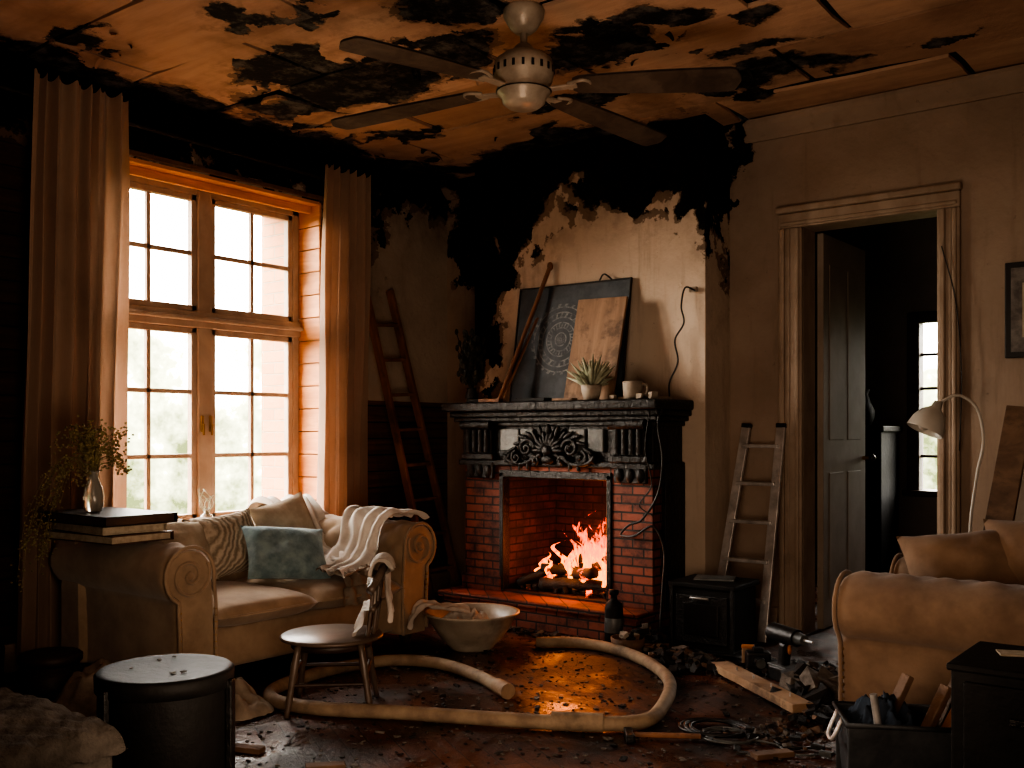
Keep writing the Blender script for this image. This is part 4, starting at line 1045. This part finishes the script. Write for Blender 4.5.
heap(-1.60,3.75,.3,.3,60,.01,.035,dk,.02)
b.done('charred_debris')
b=B()
for i in range(2600):
    x=R.uniform(-3.8,-.9);y=R.uniform(1.9,4.8); s=R.uniform(.004,.014)
    if R.random()<.06: s*=2.0
    if x<-3.7 and y>2.5: continue
    b.rock((x,y,s*.15+.001),(s*1.5,s,s*.35),R.choice([m_ash,m_coal,m_coal,m_ash,m_coal,m_ash]),rot=(R.uniform(-.2,.2),R.uniform(-.2,.2),R.uniform(0,6)))
b.done('ash_flakes')
b=B(); x,y=-2.82,4.66
b.lathe((x,y,0),[(0,0),(.07,0),(.09,.05),(.095,.09),(.088,.09),(.08,.04),(0,.02)],m_shard,20)
for k in range(12): b.rock((x+R.uniform(-.05,.05),y+R.uniform(-.05,.05),.085+R.uniform(0,.02)),(.04,.035,.03),R.choice([m_terra,m_coal,m_shard]))
b.done('bowl_of_stones')
b=B()
for (x,y,l,a) in((-3.1,2.35,.16,.4),(-3.25,2.10,.10,1.4),(-2.7,2.4,.14,.9),(-1.5,3.5,.16,1.0)): b.box((x,y,.012),(l,.05,.02),m_shard,rot=(0,.02,a),bev=.003)
b.done('burnt_shards')

# ------------------------------------------------------------------ LIGHT
w=bpy.data.worlds.new('World'); scene.world=w; w.use_nodes=True; nt=w.node_tree; nt.nodes.clear()
o=nt.nodes.new('ShaderNodeOutputWorld'); bg=nt.nodes.new('ShaderNodeBackground'); tc=nt.nodes.new('ShaderNodeTexCoord')
sx=nt.nodes.new('ShaderNodeSeparateXYZ'); nt.links.new(tc.outputs['Generated'],sx.inputs[0])
nn=nt.nodes.new('ShaderNodeTexNoise'); nn.inputs['Scale'].default_value=14; nn.inputs['Detail'].default_value=6; nn.inputs['Roughness'].default_value=.7; nt.links.new(tc.outputs['Generated'],nn.inputs['Vector'])
ma=nt.nodes.new('ShaderNodeMath');ma.operation='MULTIPLY_ADD';nt.links.new(nn.outputs[0],ma.inputs[0]);ma.inputs[1].default_value=-.85;nt.links.new(sx.outputs[2],ma.inputs[2])
mr=nt.nodes.new('ShaderNodeValToRGB')
mp=nt.nodes.new('ShaderNodeMapRange'); nt.links.new(ma.outputs[0],mp.inputs[0]); mp.inputs[1].default_value=-.54;mp.inputs[2].default_value=-.24
nt.links.new(mp.outputs[0],mr.inputs[0])
e=mr.color_ramp.elements; e[0].color=(.030,.034,.014,1); e[1].color=(1,.95,.87,1); q=e.new(.5); q.color=(.16,.16,.10,1)
nt.links.new(mr.outputs[0],bg.inputs[0]); bg.inputs[1].default_value=24.0; nt.links.new(bg.outputs[0],o.inputs[0])

def light(name,typ,loc,energy,color,size=1,sy=None,rot=(0,0,0)):
    l=bpy.data.lights.new(name,typ); l.energy=energy; l.color=color
    if typ=='AREA': 
        l.size=size
        if sy: l.shape='RECTANGLE'; l.size_y=sy
    elif typ=='SUN': l.angle=size
    else: l.shadow_soft_size=size
    ob=bpy.data.objects.new(name,l); ob.location=loc; ob.rotation_euler=rot; scene.collection.objects.link(ob); return ob
def aim(ob,t): ob.rotation_euler=(Vector(t)-ob.location).to_track_quat('-Z','Y').to_euler()
pl=light('window_portal','AREA',(XL-.30,3.695,1.66),1,(1,1,1),1.5,2.1); aim(pl,(0,3.695,1.66)); pl.data.cycles.is_portal=True
pl=light('hall_window_portal','AREA',(-2.06,8.85,1.42),1,(1,1,1),.75,1.4); aim(pl,(-2.06,0,1.42)); pl.data.cycles.is_portal=True
s1=light('daylight_sun','SUN',(-9,2,6),5.5,(1,.84,.68),math.radians(22)); aim(s1,Vector(s1.location)+Vector((1,.68,-.20)))
light('fire_light','POINT',(-3.50,5.10,.50),14,(1,.28,.07),.16)
light('fire_light_back','POINT',(-3.6,5.46,.45),5,(1,.16,.03),.06)
l=light('added_fill_light','AREA',(1.0,-.2,2.6),15,(1,.78,.60),1.6,1.2); aim(l,(-2.2,4.8,1.4))  # added warm fill from behind the camera, not a lamp of the room
l=light('added_ceiling_uplight','AREA',(-1.4,1.6,.7),34,(1,.74,.54),1.2,1.2); aim(l,(-3.1,4.0,3.1))  # added uplight that brightens the ceiling, no actual lamp stands here

# ------------------------------------------------------------------ CAMERA
cam=bpy.data.cameras.new('camera'); co=bpy.data.objects.new('camera',cam); scene.collection.objects.link(co)
co.location=(0,0,1.2); co.rotation_euler=(PI/2,0,math.radians(37.8)); cam.sensor_width=36; cam.lens=36*1000/1024; cam.shift_y=.0469; cam.clip_start=.05
scene.camera=co
try:
    scene.view_settings.view_transform='AgX'; scene.view_settings.look='AgX - High Contrast'
except Exception as ex: print(ex)
scene.view_settings.exposure=0.1
